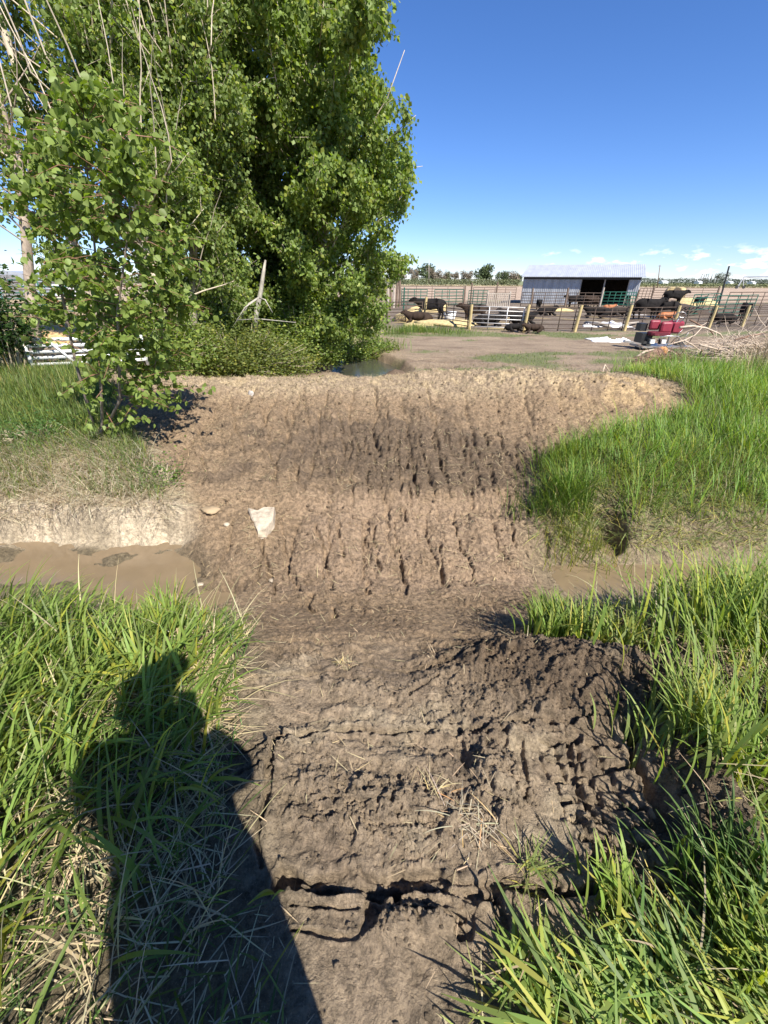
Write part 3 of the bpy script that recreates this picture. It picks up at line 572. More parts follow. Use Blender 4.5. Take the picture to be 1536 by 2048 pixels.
# --- yard behind the dam and verge at the fence
P = scatter(16000, -2, 14, 11, 23.5, lambda x, y: np.clip(sm(.0, .3, fbm(x, y * 1.6, 2.6, 4, 141) + .35 * np.exp(-((y - 14.5) / 2.2) ** 2) * sm(1, 6, x) - .05 + .3 * np.exp(-((y - 22.5) / 1.5) ** 2) - .25 * np.exp(-((y - 18.5) / 1.6) ** 2)), 0, 1)); n = len(P)
blades('grass', P, rng.uniform(.03, .12, n), rng.uniform(.008, .02, n), rng.uniform(0, 6.3, n), rng.uniform(.2, 1, n), rng.uniform(.2, 1, n), gcol(n, (.12, .18, .05), .3, .3), 2, 'thin patchy grass on the dirt yard')
g1 = []
for px, py, nn, L, sp in ((830, 664, 500, .55, .5), (880, 665, 600, .42, .9), (800, 668, 300, .5, .5), (760, 700, 300, .6, .5)):
    q = G(px, py); x = q[0] + rng.normal(0, sp, nn); y = q[1] + rng.normal(0, sp * .5, nn)
    g1.append(dict(root=np.stack([x, y, H(x, y)], -1), L=rng.uniform(.5, 1, nn) * L, W=rng.uniform(.01, .02, nn), az=rng.uniform(0, 6.3, nn), th0=rng.uniform(0, .6, nn), bend=rng.uniform(.2, 1.2, nn), colr=gcol(nn, (.13, .2, .045), .3, .2)))
merge('grass', g1, 'bright green grass mound before the corral fence', 3)
# --- clods of soil thrown up on the mud
def clods():
    base_v = []; t = (1 + 5 ** .5) / 2
    for a, b in ((-1, t), (1, t), (-1, -t), (1, -t)): base_v += [(a, b, 0), (0, a, b), (b, 0, a)]
    bv = np.array([(-1, t, 0), (1, t, 0), (-1, -t, 0), (1, -t, 0), (0, -1, t), (0, 1, t), (0, -1, -t), (0, 1, -t), (t, 0, -1), (t, 0, 1), (-t, 0, -1), (-t, 0, 1)]) / 1.9
    bf = np.array([(0, 11, 5), (0, 5, 1), (0, 1, 7), (0, 7, 10), (0, 10, 11), (1, 5, 9), (5, 11, 4), (11, 10, 2), (10, 7, 6), (7, 1, 8), (3, 9, 4), (3, 4, 2), (3, 2, 6), (3, 6, 8), (3, 8, 9), (4, 9, 5), (2, 4, 11), (6, 2, 10), (8, 6, 7), (9, 8, 1)])
    A = scatter(90000, -1.2, 1.9, .25, 3, lambda x, y: (~left_of(x, y, .1)) * (~right_of(x, y, .25)) * np.clip((rough_mask(x, y) - .15) * 1.0 + .35 * sm(0, .4, fbm(x, y, .2, 3, 99)), 0.04, 1))
    B = scatter(22000, -4.6, 5, 2.8, 8.5, lambda x, y: (~left_of(x, y)) * (~right_of(x, y, .1)) * .45)
    P = np.concatenate([A, B]); n = len(P)
    s = rng.uniform(.2, 1, n) ** 6 * .0062 + .0013; s[len(A):] *= 2.6
    sc = rng.uniform(.6, 1.3, (n, 3)); V = bv[None] * sc[:, None] * (1 + .45 * rng.uniform(-1, 1, (n, 12, 1))) * s[:, None, None]
    a = rng.uniform(0, 6.28, n); ca, sa = np.cos(a)[:, None], np.sin(a)[:, None]
    V = np.stack([V[..., 0] * ca - V[..., 1] * sa, V[..., 0] * sa + V[..., 1] * ca, V[..., 2]], -1) + (P + np.array([0, 0, .0]) + np.stack([0 * s, 0 * s, s * .3], -1))[:, None]
    F = (bf[None] + (np.arange(n) * 12)[:, None, None]).reshape(-1, 3)
    c0, _ = ground_colour(P[:, 0], P[:, 1], P[:, 2]); c0[:, :3] *= rng.uniform(.55, .95, n)[:, None]
    me = np_mesh('soil_crumbs', V.reshape(-1, 3), F, np.repeat(c0, 12, 0), smooth=False)
    a = me.attributes.new('wet', 'FLOAT', 'POINT'); mm = bpy.data.materials['soil']; tag(obj('soil_crumbs', me, mm), 'loose crumbs and clods of dark soil on the mud', 'soil', kind='stuff'); return
    mm = bpy.data.materials.new('crumb'); mm.use_nodes = True; nt = mm.node_tree; b = nt.nodes['Principled BSDF']; b.inputs['Roughness'].default_value = .9; b.inputs['Specular IOR Level'].default_value = .2
    a = nt.nodes.new('ShaderNodeVertexColor'); a.layer_name = 'Col'; nt.links.new(a.outputs[0], b.inputs['Base Color'])
    tag(obj('soil_crumbs', me, mm), 'loose crumbs and clods of dark soil on the mud', 'soil', kind='stuff')
clods()
# ------------------------------------------------------------------ TREES
LQ = {}
def leaves_mesh(name, C, S, colr, droop=.75, six=False, off=(0, 0, 0), aspect=.85, up=.0):
    n = len(C); a = rng.uniform(0, 6.283, n)
    t = np.stack([np.cos(a), np.sin(a), np.zeros(n)], -1) * rng.uniform(.2, 1, n)[:, None]; t[:, 2] = -droop * rng.uniform(.2, 1.4, n) + up; t /= np.linalg.norm(t, axis=1)[:, None]
    r = rng.normal(0, 1, (n, 3)); r[:, 2] += .4; w = np.cross(t, r); w /= np.linalg.norm(w, axis=1)[:, None] + 1e-9; nn = np.cross(w, t)
    S = S[:, None]; b = C; q = S * aspect * .5
    fold = nn * S * .10
    if six:
        V = np.stack([b, b + t * S * .32 + w * q + fold, b + t * S * .62 + w * q * .72 + fold * .8, b + t * S * 1.02, b + t * S * .62 - w * q * .72 + fold * .8, b + t * S * .32 - w * q + fold, b + t * S * .08 + w * q * .55 + fold * .5, b + t * S * .08 - w * q * .55 + fold * .5], 1)
        k = 8; fs = np.array([(0, 6, 1, 2), (0, 2, 3, 3), (0, 4, 5, 7), (0, 3, 4, 4)])
        i = (np.arange(n) * k)[:, None]
        F = np.concatenate([i + np.array([0, 6, 1]), i + np.array([0, 1, 2]), i + np.array([0, 2, 3]), i + np.array([0, 3, 4]), i + np.array([0, 4, 5]), i + np.array([0, 5, 7])])
    else:
        V = np.stack([b, b + t * S * .38 + w * q + fold, b + t * S, b + t * S * .38 - w * q + fold], 1); k = 4; i = (np.arange(n) * k)[:, None]
        F = np.concatenate([i + np.array([0, 1, 2]), i + np.array([0, 2, 3])])
    V = V.reshape(-1, 3) - np.array(off); c = np.ones((n, k, 4)); c[:, :, :3] = colr[:, None]
    return np_mesh(name, V, F, c.reshape(-1, 4))
BARK = mat('pale_bark', (.50, .42, .31), .85, var=.35, scale=9, bump=.5, bscale=40, stretch=(1, 1, .3))
BARKD = mat('grey_bark', (.22, .18, .14), .9, var=.35, scale=9, bump=.5, bscale=40, stretch=(1, 1, .3))
TWIG = mat('twig_bark', (.46, .38, .26), .8, var=.25)
def lerp_poly(P, u):
    P = np.array(P); s = u * (len(P) - 1); i = min(int(s), len(P) - 2); f = s - i; return P[i] * (1 - f) + P[i + 1] * f
def tree(name, label, trunk, tr, prof, nlimb, ntwig, nleaf, lsize, colr, u0=.1, u1=1.0, seed=1, bark=None, limb_el=(30, 65), twigL=(.3, .7), group=None, droop=.75, six=False, cut=None, bare=0, cat='tree', spread=.07, gap=-.25, azr=None, ysq=1.0):
    """trunk: polyline (world), tr: radius list; prof(u): crown radius at height fraction"""
    rs = np.random.default_rng(seed); root = thing(name, trunk[0], label, cat, group); T = np.array(trunk, float)
    rad = [float(np.interp(i / (len(T) - 1), np.linspace(0, 1, len(tr)), tr)) for i in range(len(T))]
    part('trunk', MB().tube([tuple(p) for p in T], rad, 9), bark or BARK, root, True)
    lm = MB(); tm = MB(); C = []; seedv = rs.uniform(0, 50)
    for i in range(nlimb):
        u = u0 + (u1 - u0) * (i + rs.random()) / nlimb; b = lerp_poly(T, u)
        a = rs.uniform(0, 6.283) if azr is None else rs.uniform(*azr); el = R(rs.uniform(*limb_el)); Lb = prof(u) * rs.uniform(.55, 1.15)
        if Lb < .1: continue
        if cut is not None:
            while Lb > .2 and not cut(b + np.array([math.cos(a) * math.cos(el), math.sin(a) * math.cos(el), math.sin(el)]) * Lb): Lb *= .85
        d = np.array([math.cos(a) * math.cos(el), math.sin(a) * math.cos(el) * ysq, math.sin(el)]); pts = [b]; p = b.copy()
        for s in range(4):
            d = d + rs.normal(0, .12, 3) + np.array([0, 0, .06]); d /= np.linalg.norm(d); p = p + d * Lb / 4; pts.append(p.copy())
        r0 = min(.012 + .008 * Lb, rad[0] * .45) * (1 - .5 * u); lm.tube(pts, [r0, r0 * .8, r0 * .6, r0 * .4, r0 * .2], 5)
        nt = max(2, int(ntwig * (Lb / max(prof(.3), .3)) ** .8))
        for j in range(nt):
            v = rs.uniform(.12, 1) ** .8; q = lerp_poly(pts, v); dd = d * .5 + rs.normal(0, .65, 3); dd[2] += .1; dd /= np.linalg.norm(dd)
            tl = rs.uniform(*twigL) * (1.1 - .4 * v)
            if cut is not None and not cut(q + dd * tl): continue
            if noise2(np.array([q[0] * 1.3 + seedv]), np.array([q[2] * 1.3 + q[1]]), 5)[0] < gap: continue
            e = q + dd * tl; mid = (q + e) / 2 + rs.normal(0, .04, 3); tm.tube([q, mid, e], [.006, .004, .002], 3, False)
            m = rs.integers(int(nleaf * .6), int(nleaf * 1.3) + 1); f = rs.uniform(.1, 1.08, m)[:, None]
            C.append(q * (1 - f) + e * f + rs.normal(0, spread, (m, 3)))
    k0 = len(lm.v); lm.v += tm.v; lm.f += [tuple(a + k0 for a in f) for f in tm.f]
    part('branch', lm, bark or BARK, root, True)
    C = np.concatenate(C); n = len(C)
    cl = np.tile(np.array(colr), (n, 1)) * (1 + .3 * rs.uniform(-1, 1, n))[:, None] * (1 + .25 * fbm(C[:, 0] + C[:, 1], C[:, 2], .8, 2, 80))[:, None]
    yl = rs.random(n) < .15; cl[yl] *= np.array([1.5, 1.25, .9])
    me = leaves_mesh('crown', C, lsize * rs.uniform(.65, 1.25, n), cl, droop, six, off=root.location)
    obj('crown', me, MATS['leaf'], root)
    if bare:
        bm_ = MB()
        for i in range(bare):
            u = rs.uniform(.15, .85); b = lerp_poly(T, u); a = rs.uniform(3.6, 5.8); d = np.array([math.cos(a) * .3, math.sin(a) * .15, 1.]); q_ = prof(u) * rs.uniform(.35, .95); p = b + np.array([math.cos(a) * q_, math.sin(a) * q_, .5 * q_]); pts = [b, p.copy()]; Lb = rs.uniform(1.3, 3.0)
            for s in range(5): d = d + rs.normal(0, .08, 3); p = p + d / np.linalg.norm(d) * Lb / 5; pts.append(p.copy())
            bm_.tube(pts, [.011, .010, .009, .0075, .006, .0045, .002], 4)
        part('bare_branch', bm_, mat('bare_wood', (.55, .46, .34), .8, var=.2), root)
    return root
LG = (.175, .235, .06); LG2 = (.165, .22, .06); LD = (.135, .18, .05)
def gz(x, y): return float(H([x], [y], False)[0])
def vtrunk(px, py, Y, top, lean=(0, 0), n=7, wob=.06, seed=0):
    q = Py(px, py, Y); z0 = gz(q[0], Y) - .1; rs = np.random.default_rng(seed); P = []
    for i in range(n):
        f = i / (n - 1); P.append((q[0] + lean[0] * f + rs.normal(0, wob) * f * (1 if i else 0), Y + lean[1] * f + rs.normal(0, wob) * f, z0 + (top - z0) * f))
    return P
# big poplar at the right of the grove
tree('poplar_tree', 'large dense green poplar at the right end of the grove', vtrunk(640, 700, 12.6, 11.5, (.7, 0), seed=1), [.2, .14, .06, .02],
     lambda u: 3.1 * min(1, .6 + u * 2.2) * (1 - .6 * max(0, u - .6) / .4), 170, 36, 52, .09, LG, u0=.03, seed=3, limb_el=(0, 50), gap=-.45, cut=lambda p: p[2] > .1 and p[0] < (.98 - .05 * p[2] + .16 * math.sin(p[2] * 2.6)) * p[1] / 12.4 and p[2] > .1 + .5 * (p[0] > 0))
tree('poplar_tree', 'tall poplar behind the middle of the grove with pale straight trunk', vtrunk(455, 700, 12.6, 12, (-.1, 0), seed=2), [.17, .12, .06, .02],
     lambda u: 2.6 * min(1, .5 + u * 2) * (1 - .6 * max(0, u - .6) / .4), 130, 32, 46, .087, LG2, u0=.06, seed=4, limb_el=(10, 60), gap=-.3)
T3 = [tuple(Py(345, 700, 8.6)), tuple(Py(300, 520, 8.6)), tuple(Py(262, 350, 8.7)), tuple(Py(215, 210, 8.8)), tuple(Py(170, 30, 9)), tuple(Py(150, -120, 9.2))]
T3[0] = (T3[0][0], T3[0][1], gz(T3[0][0], T3[0][1]) - .1)
tree('poplar_tree', 'leaning poplar with pale mottled trunk and bare upright shoots', T3, [.12, .075, .05, .03], lambda u: 1.6 * (1 - .3 * u), 85, 22, 36, .07, LG, u0=.12, seed=5, limb_el=(20, 75), bare=20, gap=-.05)
T4 = [tuple(Py(82, 748, 7.4)), tuple(Py(62, 600, 7.5)), tuple(Py(50, 450, 7.6)), tuple(Py(36, 320, 7.6)), tuple(Py(-5, 190, 7.7)), tuple(Py(-60, 60, 7.8))]
T4[0] = (T4[0][0], T4[0][1], gz(T4[0][0], T4[0][1]) - .1)
tree('poplar_tree', 'slender leaning poplar with peeling grey trunk at the left edge', T4, [.085, .07, .05, .03], lambda u: 1.2 * (1 - .3 * u), 24, 11, 26, .07, LG2, u0=.35, seed=6, limb_el=(25, 75), bark=mat('peeling_bark', (.34, .27, .2), .85, var=.5, scale=12, bump=.5, bscale=30, stretch=(1, 1, .35)), bare=8, gap=.05)
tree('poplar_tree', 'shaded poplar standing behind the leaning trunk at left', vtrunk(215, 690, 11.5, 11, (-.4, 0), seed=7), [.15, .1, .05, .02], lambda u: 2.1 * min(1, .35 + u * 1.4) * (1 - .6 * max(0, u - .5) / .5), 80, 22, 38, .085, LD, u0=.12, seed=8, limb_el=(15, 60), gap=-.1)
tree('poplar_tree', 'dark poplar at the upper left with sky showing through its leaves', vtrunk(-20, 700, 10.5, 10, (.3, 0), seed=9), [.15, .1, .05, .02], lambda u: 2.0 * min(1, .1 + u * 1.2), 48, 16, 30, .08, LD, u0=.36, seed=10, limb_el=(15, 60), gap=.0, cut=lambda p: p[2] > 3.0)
T7 = [tuple(Py(375, 690, 9.6)), tuple(Py(385, 520, 9.6)), tuple(Py(398, 330, 9.7)), tuple(Py(385, 160, 9.8)), tuple(Py(365, -30, 10))]
T7[0] = (T7[0][0], T7[0][1], gz(T7[0][0], T7[0][1]) - .1)
tree('poplar_tree', 'poplar with a fan of bare pale branches in front of the middle crowns', T7, [.09, .06, .04, .02], lambda u: 1.5 * (1 - .4 * u), 110, 28, 40, .072, LG2, u0=.05, seed=12, limb_el=(15, 70), bare=22, gap=-.1)
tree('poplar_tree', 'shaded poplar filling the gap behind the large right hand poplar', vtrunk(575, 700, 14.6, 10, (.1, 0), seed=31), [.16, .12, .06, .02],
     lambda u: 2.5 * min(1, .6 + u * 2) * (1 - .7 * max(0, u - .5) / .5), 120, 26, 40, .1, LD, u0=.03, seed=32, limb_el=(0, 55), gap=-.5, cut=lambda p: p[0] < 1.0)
# dead snag
sn = [Py(510, 665, 11.0), Py(513, 625, 11.0), Py(522, 580, 11.0), Py(527, 545, 11.0), Py(531, 520, 11.0)]
sr = thing('dead_tree', sn[0], 'bare silvery dead trunk below the middle of the grove', 'tree')
part('trunk', MB().tube(sn, [.06, .058, .05, .04, .02], 9), mat('dead_wood', (.36, .33, .28), .85, var=.3, scale=14, bump=.5, stretch=(1, 1, .3)), sr, True)
mb = MB(); b = Py(518, 595, 10.1)
for e_ in (((480, 640), 9.9), ((465, 655), 9.8), ((545, 625), 10)): mb.tube([b, (np.array(b) + Py(*e_[0], e_[1])) / 2 + np.array([0, 0, .1]), Py(*e_[0], e_[1])], [.02, .014, .006], 5)
mb.tube([Py(475, 640, 9.6), Py(520, 638, 9.6), Py(592, 645, 9.6)], [.012, .012, .006], 5)
part('branch', mb, MATS['dead_wood'], sr, True)
# shrubs
def shrub(name, label, px, py, Y, rx, rz, nstem, nleaf, lsize, colr, seed, ry=None, bark=None, six=False):
    q = Py(px, py, Y); rs = np.random.default_rng(seed); g = gz(q[0], Y); root = thing(name, (q[0], Y, g), label, 'shrub'); sm_ = MB(); C = []; ry = ry or rx * .8
    for i in range(nstem):
        a = rs.uniform(0, 6.283); f = rs.uniform(.1, 1) ** .6; e = np.array([q[0] + rx * f * math.cos(a), Y + ry * f * math.sin(a), g + rz * (1 - .55 * f * f) * rs.uniform(.45, 1.05)])
        b = np.array([q[0] + rx * .45 * f * math.cos(a), Y + ry * .45 * f * math.sin(a), g - .05]); m = (b + e) / 2 + np.array([0, 0, .18 * rz]); sm_.tube([b, m, e], [.012, .008, .003], 4, False)
        k = rs.integers(int(nleaf * .6), int(nleaf * 1.3)); v = rs.uniform(.25, 1.05, k)[:, None]; p = (1 - v) ** 2 * b + 2 * v * (1 - v) * m + v * v * e
        C.append(p + rs.normal(0, .085, (k, 3)) * (.5 + v))
    part('stem', sm_, bark or TWIG, root); C = np.concatenate(C); n = len(C); C[:, 2] = np.maximum(C[:, 2], g + .02)
    cl = np.tile(np.array(colr), (n, 1)) * (1 + .35 * rs.uniform(-1, 1, n))[:, None]; yl = rs.random(n) < .2; cl[yl] *= np.array([1.5, 1.25, .9])
    obj('foliage', leaves_mesh('foliage', C, lsize * rs.uniform(.6, 1.25, n), cl, .3, six, off=root.location, aspect=.6, up=.2), MATS['leaf'], root); return root
shrub('willow_shrub', 'broad willow thicket beside the left end of the dam', 480, 770, 9.2, 1.75, 1.15, 330, 110, .062, (.15, .18, .05), 21, ry=1.0)
shrub('willow_shrub', 'willow bush growing on the bank under the leaning poplar', 340, 765, 8.6, 1.2, 1.5, 230, 100, .062, LG, 22, ry=.8)
shrub('dark_bush', 'dark leafy bush at the left edge beside the slender trunk', 0, 745, 7.3, 1.0, 2.0, 130, 70, .07, (.035, .07, .018), 23, ry=.6)
shrub('willow_shrub', 'green bush leaning over the pool below the large poplar', 715, 700, 16.5, 1.5, 1.6, 120, 80, .09, LG, 24)
shrub('willow_shrub', 'leafy skirt of shoots at the foot of the large poplar', 600, 690, 11.9, 1.1, 2.0, 220, 100, .075, LG, 29, ry=1.0)
shrub('willow_shrub', 'small leafy shoots hiding the foot of the large poplar', 640, 695, 12.2, .6, 1.7, 110, 100, .075, LG, 35, ry=.6)
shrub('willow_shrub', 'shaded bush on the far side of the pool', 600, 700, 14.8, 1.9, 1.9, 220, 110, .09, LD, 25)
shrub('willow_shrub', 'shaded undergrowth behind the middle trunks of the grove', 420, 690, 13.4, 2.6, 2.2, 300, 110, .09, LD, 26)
shrub('leafy_weed', 'small fern leaved weed on the lip of the pale cut bank', 330, 985, 4.0, .22, .2, 40, 25, .03, (.10, .17, .04), 27)
shrub('leafy_weed', 'fern leaved weeds on the left bank above the cut', 90, 900, 4.7, .4, .2, 60, 30, .035, (.08, .15, .04), 28)
# young poplar whose sprays hang close to the camera
def sapling():
    b0 = Py(225, 960, 4.75); g = gz(b0[0], b0[1]); root = thing('young_poplar', (b0[0], b0[1], g), 'young poplar with large fresh leaves closest to the camera at left', 'tree'); rs = np.random.default_rng(31)
    st = MB(); C = []; tw = MB()
    stems = [[(225, 960, 4.75), (205, 860, 4.6), (200, 700, 4.5), (190, 500, 4.4), (170, 300, 4.3), (165, 170, 4.25)], [(230, 955, 4.75), (240, 800, 4.5), (235, 620, 4.3), (260, 440, 4.2), (250, 260, 4.2)],
             [(222, 955, 4.8), (150, 720, 4.8), (110, 520, 4.7), (110, 360, 4.7), (140, 240, 4.7)], [(228, 950, 4.7), (290, 800, 4.8), (330, 650, 4.9), (345, 480, 5)]]
    sp = []
    for s_ in stems:
        P = [Py(*q) for q in s_]; P[0][2] = gz(P[0][0], P[0][1]) - .03; st.tube(P, list(np.linspace(.02, .003, len(P))), 6); sp.append(P)
    part('stem', st, BARKD, root, True)
    def spray(q, e, m, sz=.06):
        q = np.array(q); e = np.array(e); mid = (q + e) / 2 + np.array([0, 0, .05]); tw.tube([q, mid, e], [.005, .0035, .0015], 4, False)
        f = rs.uniform(.12, 1.03, m)[:, None]; C.append((1 - f) ** 2 * q + 2 * f * (1 - f) * mid + f * f * e + rs.normal(0, .028, (m, 3)))
    for P in sp:
        for k in range(92):
            u = rs.uniform(.25, 1) ** .8; q = lerp_poly(P, u); a = rs.uniform(0, 6.28); L_ = rs.uniform(.22, .6) * (1.2 - .4 * u); d = np.array([math.cos(a), math.sin(a) * .8, rs.uniform(-.25, .5)])
            spray(q, q + d * L_, int(rs.integers(14, 26)))
    for q, e in (((240, 800, 4.5), (425, 775, 4.6)), ((240, 790, 4.5), (350, 820, 4.4)), ((205, 860, 4.6), (300, 835, 4.4)), ((215, 880, 4.6), (235, 930, 4.4)), ((245, 770, 4.5), (390, 740, 4.7)), ((235, 760, 4.4), (300, 790, 4.3)), ((205, 780, 4.5), (170, 850, 4.3)),
                 ((210, 820, 4.6), (255, 905, 4.5)), ((240, 800, 4.5), (330, 800, 4.5)), ((290, 800, 4.8), (370, 800, 4.9)), ((205, 760, 4.6), (120, 790, 4.5))):
        spray(Py(*q), Py(*e), 30)
    part('branch', tw, mat('red_twig', (.23, .12, .07), .7), root)
    C = np.concatenate(C); n = len(C); cl = np.tile(np.array((.19, .25, .06)), (n, 1)) * (1 + .25 * rs.uniform(-1, 1, n))[:, None]
    obj('leaves', leaves_mesh('leaves', C, .066 * rs.uniform(.55, 1.2, n), cl, .6, True, off=root.location, aspect=.9), MATS['leaf'], root)
sapling()
# ------------------------------------------------------------------ CORRAL, SHED
WOODY = mat('yellow_wood', (.46, .36, .17), .85, var=.25, scale=6, bump=.4, stretch=(1, 1, .3)); WOODD = mat('weathered_wood', (.17, .12, .085), .9, var=.35, scale=6)
WOODG = mat('grey_wood', (.38, .33, .27), .9, var=.3, scale=6)
PIPE = mat('brown_pipe', (.085, .062, .048), .8, spec=.2, var=.3, scale=5); PIPEW = mat('galvanized_pipe', (.62, .6, .57), .45, metal=.4, var=.12, scale=5); PIPEG = mat('green_pipe', (.02, .10, .07), .7, spec=.2, var=.25, scale=5)
def ordinal(i): return ['first', 'second', 'third', 'fourth', 'fifth', 'sixth', 'seventh', 'eighth'][i]
posts = [(847, 644, 594), (938, 659, 609), (1047, 663.6, 609), (1149, 663.6, 610), (1248, 662.6, 610), (1344, 660, 611), (1417, 656, 611), (1483, 654, 611)]
PB = []
for i, (px, pb, pt) in enumerate(posts):
    q = G(px, pb); PB.append(q); tx = px + (pb - pt) * (px - 768) / 2000
    d = Pz(0, 0, 1)  # unused
    topz = Py(tx, pt, q[1])[2]; topx = Py(tx + random.uniform(1, 5), pt, q[1])[0]
    t = MB().tube([(q[0], q[1], FAR - .1), ((q[0] + topx) / 2, q[1], (FAR + topz) / 2), (topx, q[1], topz)], [.085, .08, .075], 9)
    o = obj('fence_post', t.mesh('fence_post', (q[0], q[1], FAR)), WOODY, None, (q[0], q[1], FAR))
    tag(o, 'yellowish round timber post, %s from the left along the front corral fence' % ordinal(i), 'post', 'round timber posts of the front corral fence')
def panel(name, p0, p1, h, rails, m, label, z0=.15, r=.022, ups=(0, .33, .66, 1), group=None, cat='fence panel', lean=0):
    p0 = np.array(p0, float); p1 = np.array(p1, float); root = thing(name, (p0[0], p0[1], p0[2]), label, cat, group)
    L = p1 - p0; nrm = np.array([-L[1], L[0], 0]); nrm /= np.linalg.norm(nrm)
    for k in range(rails):
        z = z0 + (h - z0) * k / (rails - 1); sag = lean * z
        a = p0 + nrm * sag + [0, 0, z]; b = p1 + nrm * sag + [0, 0, z]; part('rail', MB().tube([a, (a + b) / 2 + [0, 0, random.uniform(-.015, .015)], b], r, 6), m, root, True)
    for u in ups:
        a = p0 + L * u; part('upright', MB().tube([a + nrm * lean * .02 + [0, 0, .02], a + nrm * (lean * h) + [0, 0, h + .02]], r * 1.05, 6), m, root, True)
    return root
names = ['open rusty pipe', 'brown pipe', 'pale galvanized pipe', 'dark pipe', 'weathered pipe', 'brown pipe', 'dark pipe', 'thin pipe']
segs = [(np.array(G(735, 645)), PB[0], PIPE, 'rusty pipe fence panel left of the first timber post'), (PB[0], PB[1], PIPE, 'brown pipe panel between the first and second timber posts'),
        (PB[1], PB[2], PIPEW, 'pale galvanized pipe gate between the second and third timber posts'), (PB[2], PB[3], PIPE, 'dark pipe panel between the third and fourth timber posts'),
        (PB[3], PB[4], PIPE, 'pipe panel before the white scrap pile between fourth and fifth posts'), (PB[4], PB[5], PIPE, 'pipe panel before the large black cow between fifth and sixth posts'),
        (PB[5], PB[6], PIPE, 'pipe panel right of the red seats between sixth and seventh posts'), (PB[6], PB[7], PIPE, 'pipe panel between the seventh and last timber posts'), (PB[7], np.array(G(1560, 652)), PIPE, 'pipe panel right of the last timber post behind the dry weeds')]
for i, (a, b, m, lb) in enumerate(segs):
    panel('corral_panel', a + [0, .14, 0], b + [0, .14, 0], 1.12, 6, m, lb, ups=(0.03, .35, .68, .97), group='pipe panels of the front corral fence')
# back pens: green and brown panels (px,py base left, right)
def bp(px, py): return np.array(G(px, py))
for a, b, m, lb, h in (((803, 612), (853, 612), PIPEG, 'green pipe panel behind the yellow hay at the left of the corral', 1.5), ((868, 613), (925, 611), PIPEG, 'leaning green pipe panel behind the big standing cow', 1.5),
                     ((935, 611), (972, 611), PIPEG, 'green pipe panel behind the left rack', 1.4), ((945, 600), (1030, 600), PIPE, 'thin brown pipe panel at the back left of the corral', 1.5),
                     ((800, 600), (925, 600), PIPE, 'long brown pipe panel along the back left corner', 1.6), ((1040, 616), (1130, 616), PIPE, 'brown pipe panel against the front wall of the shed', 1.35),
                     ((1132, 618), (1196, 618), PIPE, 'brown pipe panel below the open bay of the shed', 1.35), ((1200, 618), (1245, 618), PIPEG, 'green five rail gate under the right bay of the shed', 1.45),
                     ((1246, 620), (1266, 620), PIPEG, 'short green gate at the right corner of the shed', 1.45), ((1272, 606), (1300, 606), PIPE, 'brown panel just right of the shed against the field', 1.6),
                     ((1300, 602), (1432, 602), PIPE, 'long thin pipe panel along the field behind the bales', 1.6), ((1420, 640), (1500, 634), PIPEG, 'green pipe panel in the right part of the corral', 1.5), ((1372, 634), (1425, 626), PIPEG, 'green pipe panel right of the black cow on the pile', 1.5),
                     ((1445, 628), (1536, 626), PIPE, 'rusty panel at the far right of the corral', 1.6)):
    panel('pen_panel', bp(*a), bp(*b), h, 6, m, lb, r=.03, ups=(0, .25, .5, .75, 1), group='panels of the back pens', lean=random.uniform(-.1, .1))
# dark posts here and there
for px, pb, hh, r, m, lb in ((775, 616, 2.0, .14, WOODG, 'pale grey plank post at the left end of the corral wing'), (781, 617, 2.1, .12, WOODD, 'dark plank post beside the pale one at the left wing'), (787, 616, 1.9, .12, WOODG, 'short grey plank post in the middle of the left wing'),
                             (793, 615, 2.1, .12, WOODD, 'dark plank post right of the middle of the left wing'), (799, 614, 2.4, .13, WOODD, 'tallest dark plank post closing the left wing'), (806, 640, 1.9, .05, PIPEG, 'thin green steel post left of the hay'),
                             (927, 615, 1.9, .09, WOODD, 'dark wooden post left of the rack'), (940, 610, 2.1, .1, WOODD, 'stout dark post behind the brown and green panels'), (990, 606, 2.2, .1, WOODD, 'dark post behind the slatted rack'),
                             (1060, 618, 1.75, .09, WOODD, 'dark post against the left wall of the shed'), (1128, 620, 1.8, .09, WOODD, 'dark post below the left edge of the open bay'), (1197, 621, 1.85, .09, WOODG, 'grey post in the middle of the open bay'),
                             (1266, 622, 1.7, .09, WOODD, 'dark post at the right corner of the shed'), (1300, 604, 1.9, .09, WOODD, 'dark post right of the shed by the field'), (1428, 604, 1.9, .1, WOODD, 'dark post at the right end of the thin panel')):
    q = bp(px, pb); t = MB().tube([(0, 0, -.1), (.02, 0, hh * .5), (random.uniform(-.06, .06), 0, hh)], [r, r * .95, r * .85], 8)
    tag(obj('fence_post', t.mesh('fence_post'), m, None, tuple(q)), lb, 'post')
# slatted rack
def rack():
    a = bp(972, 626); b = bp(1016, 626); root = thing('feed_rack', a, 'weathered grey slatted wooden feed rack in the corral', 'feed rack'); L = b - a; w = np.linalg.norm(L); d = L / w
    for k in range(13):
        p = a + d * w * k / 12; part('slat', MB().box(p + [0, 0, .95], (.07, .04, .95)), WOODG, root)
    for z in (.5, 1.4): part('rail', MB().beam(a + [0, .05, z], b + [0, .05, z], .05, .09), WOODG, root)
    for p in (a, b): part('leg', MB().box(p + [0, .1, .75], (.12, .1, 1.6)), WOODG, root)
rack()
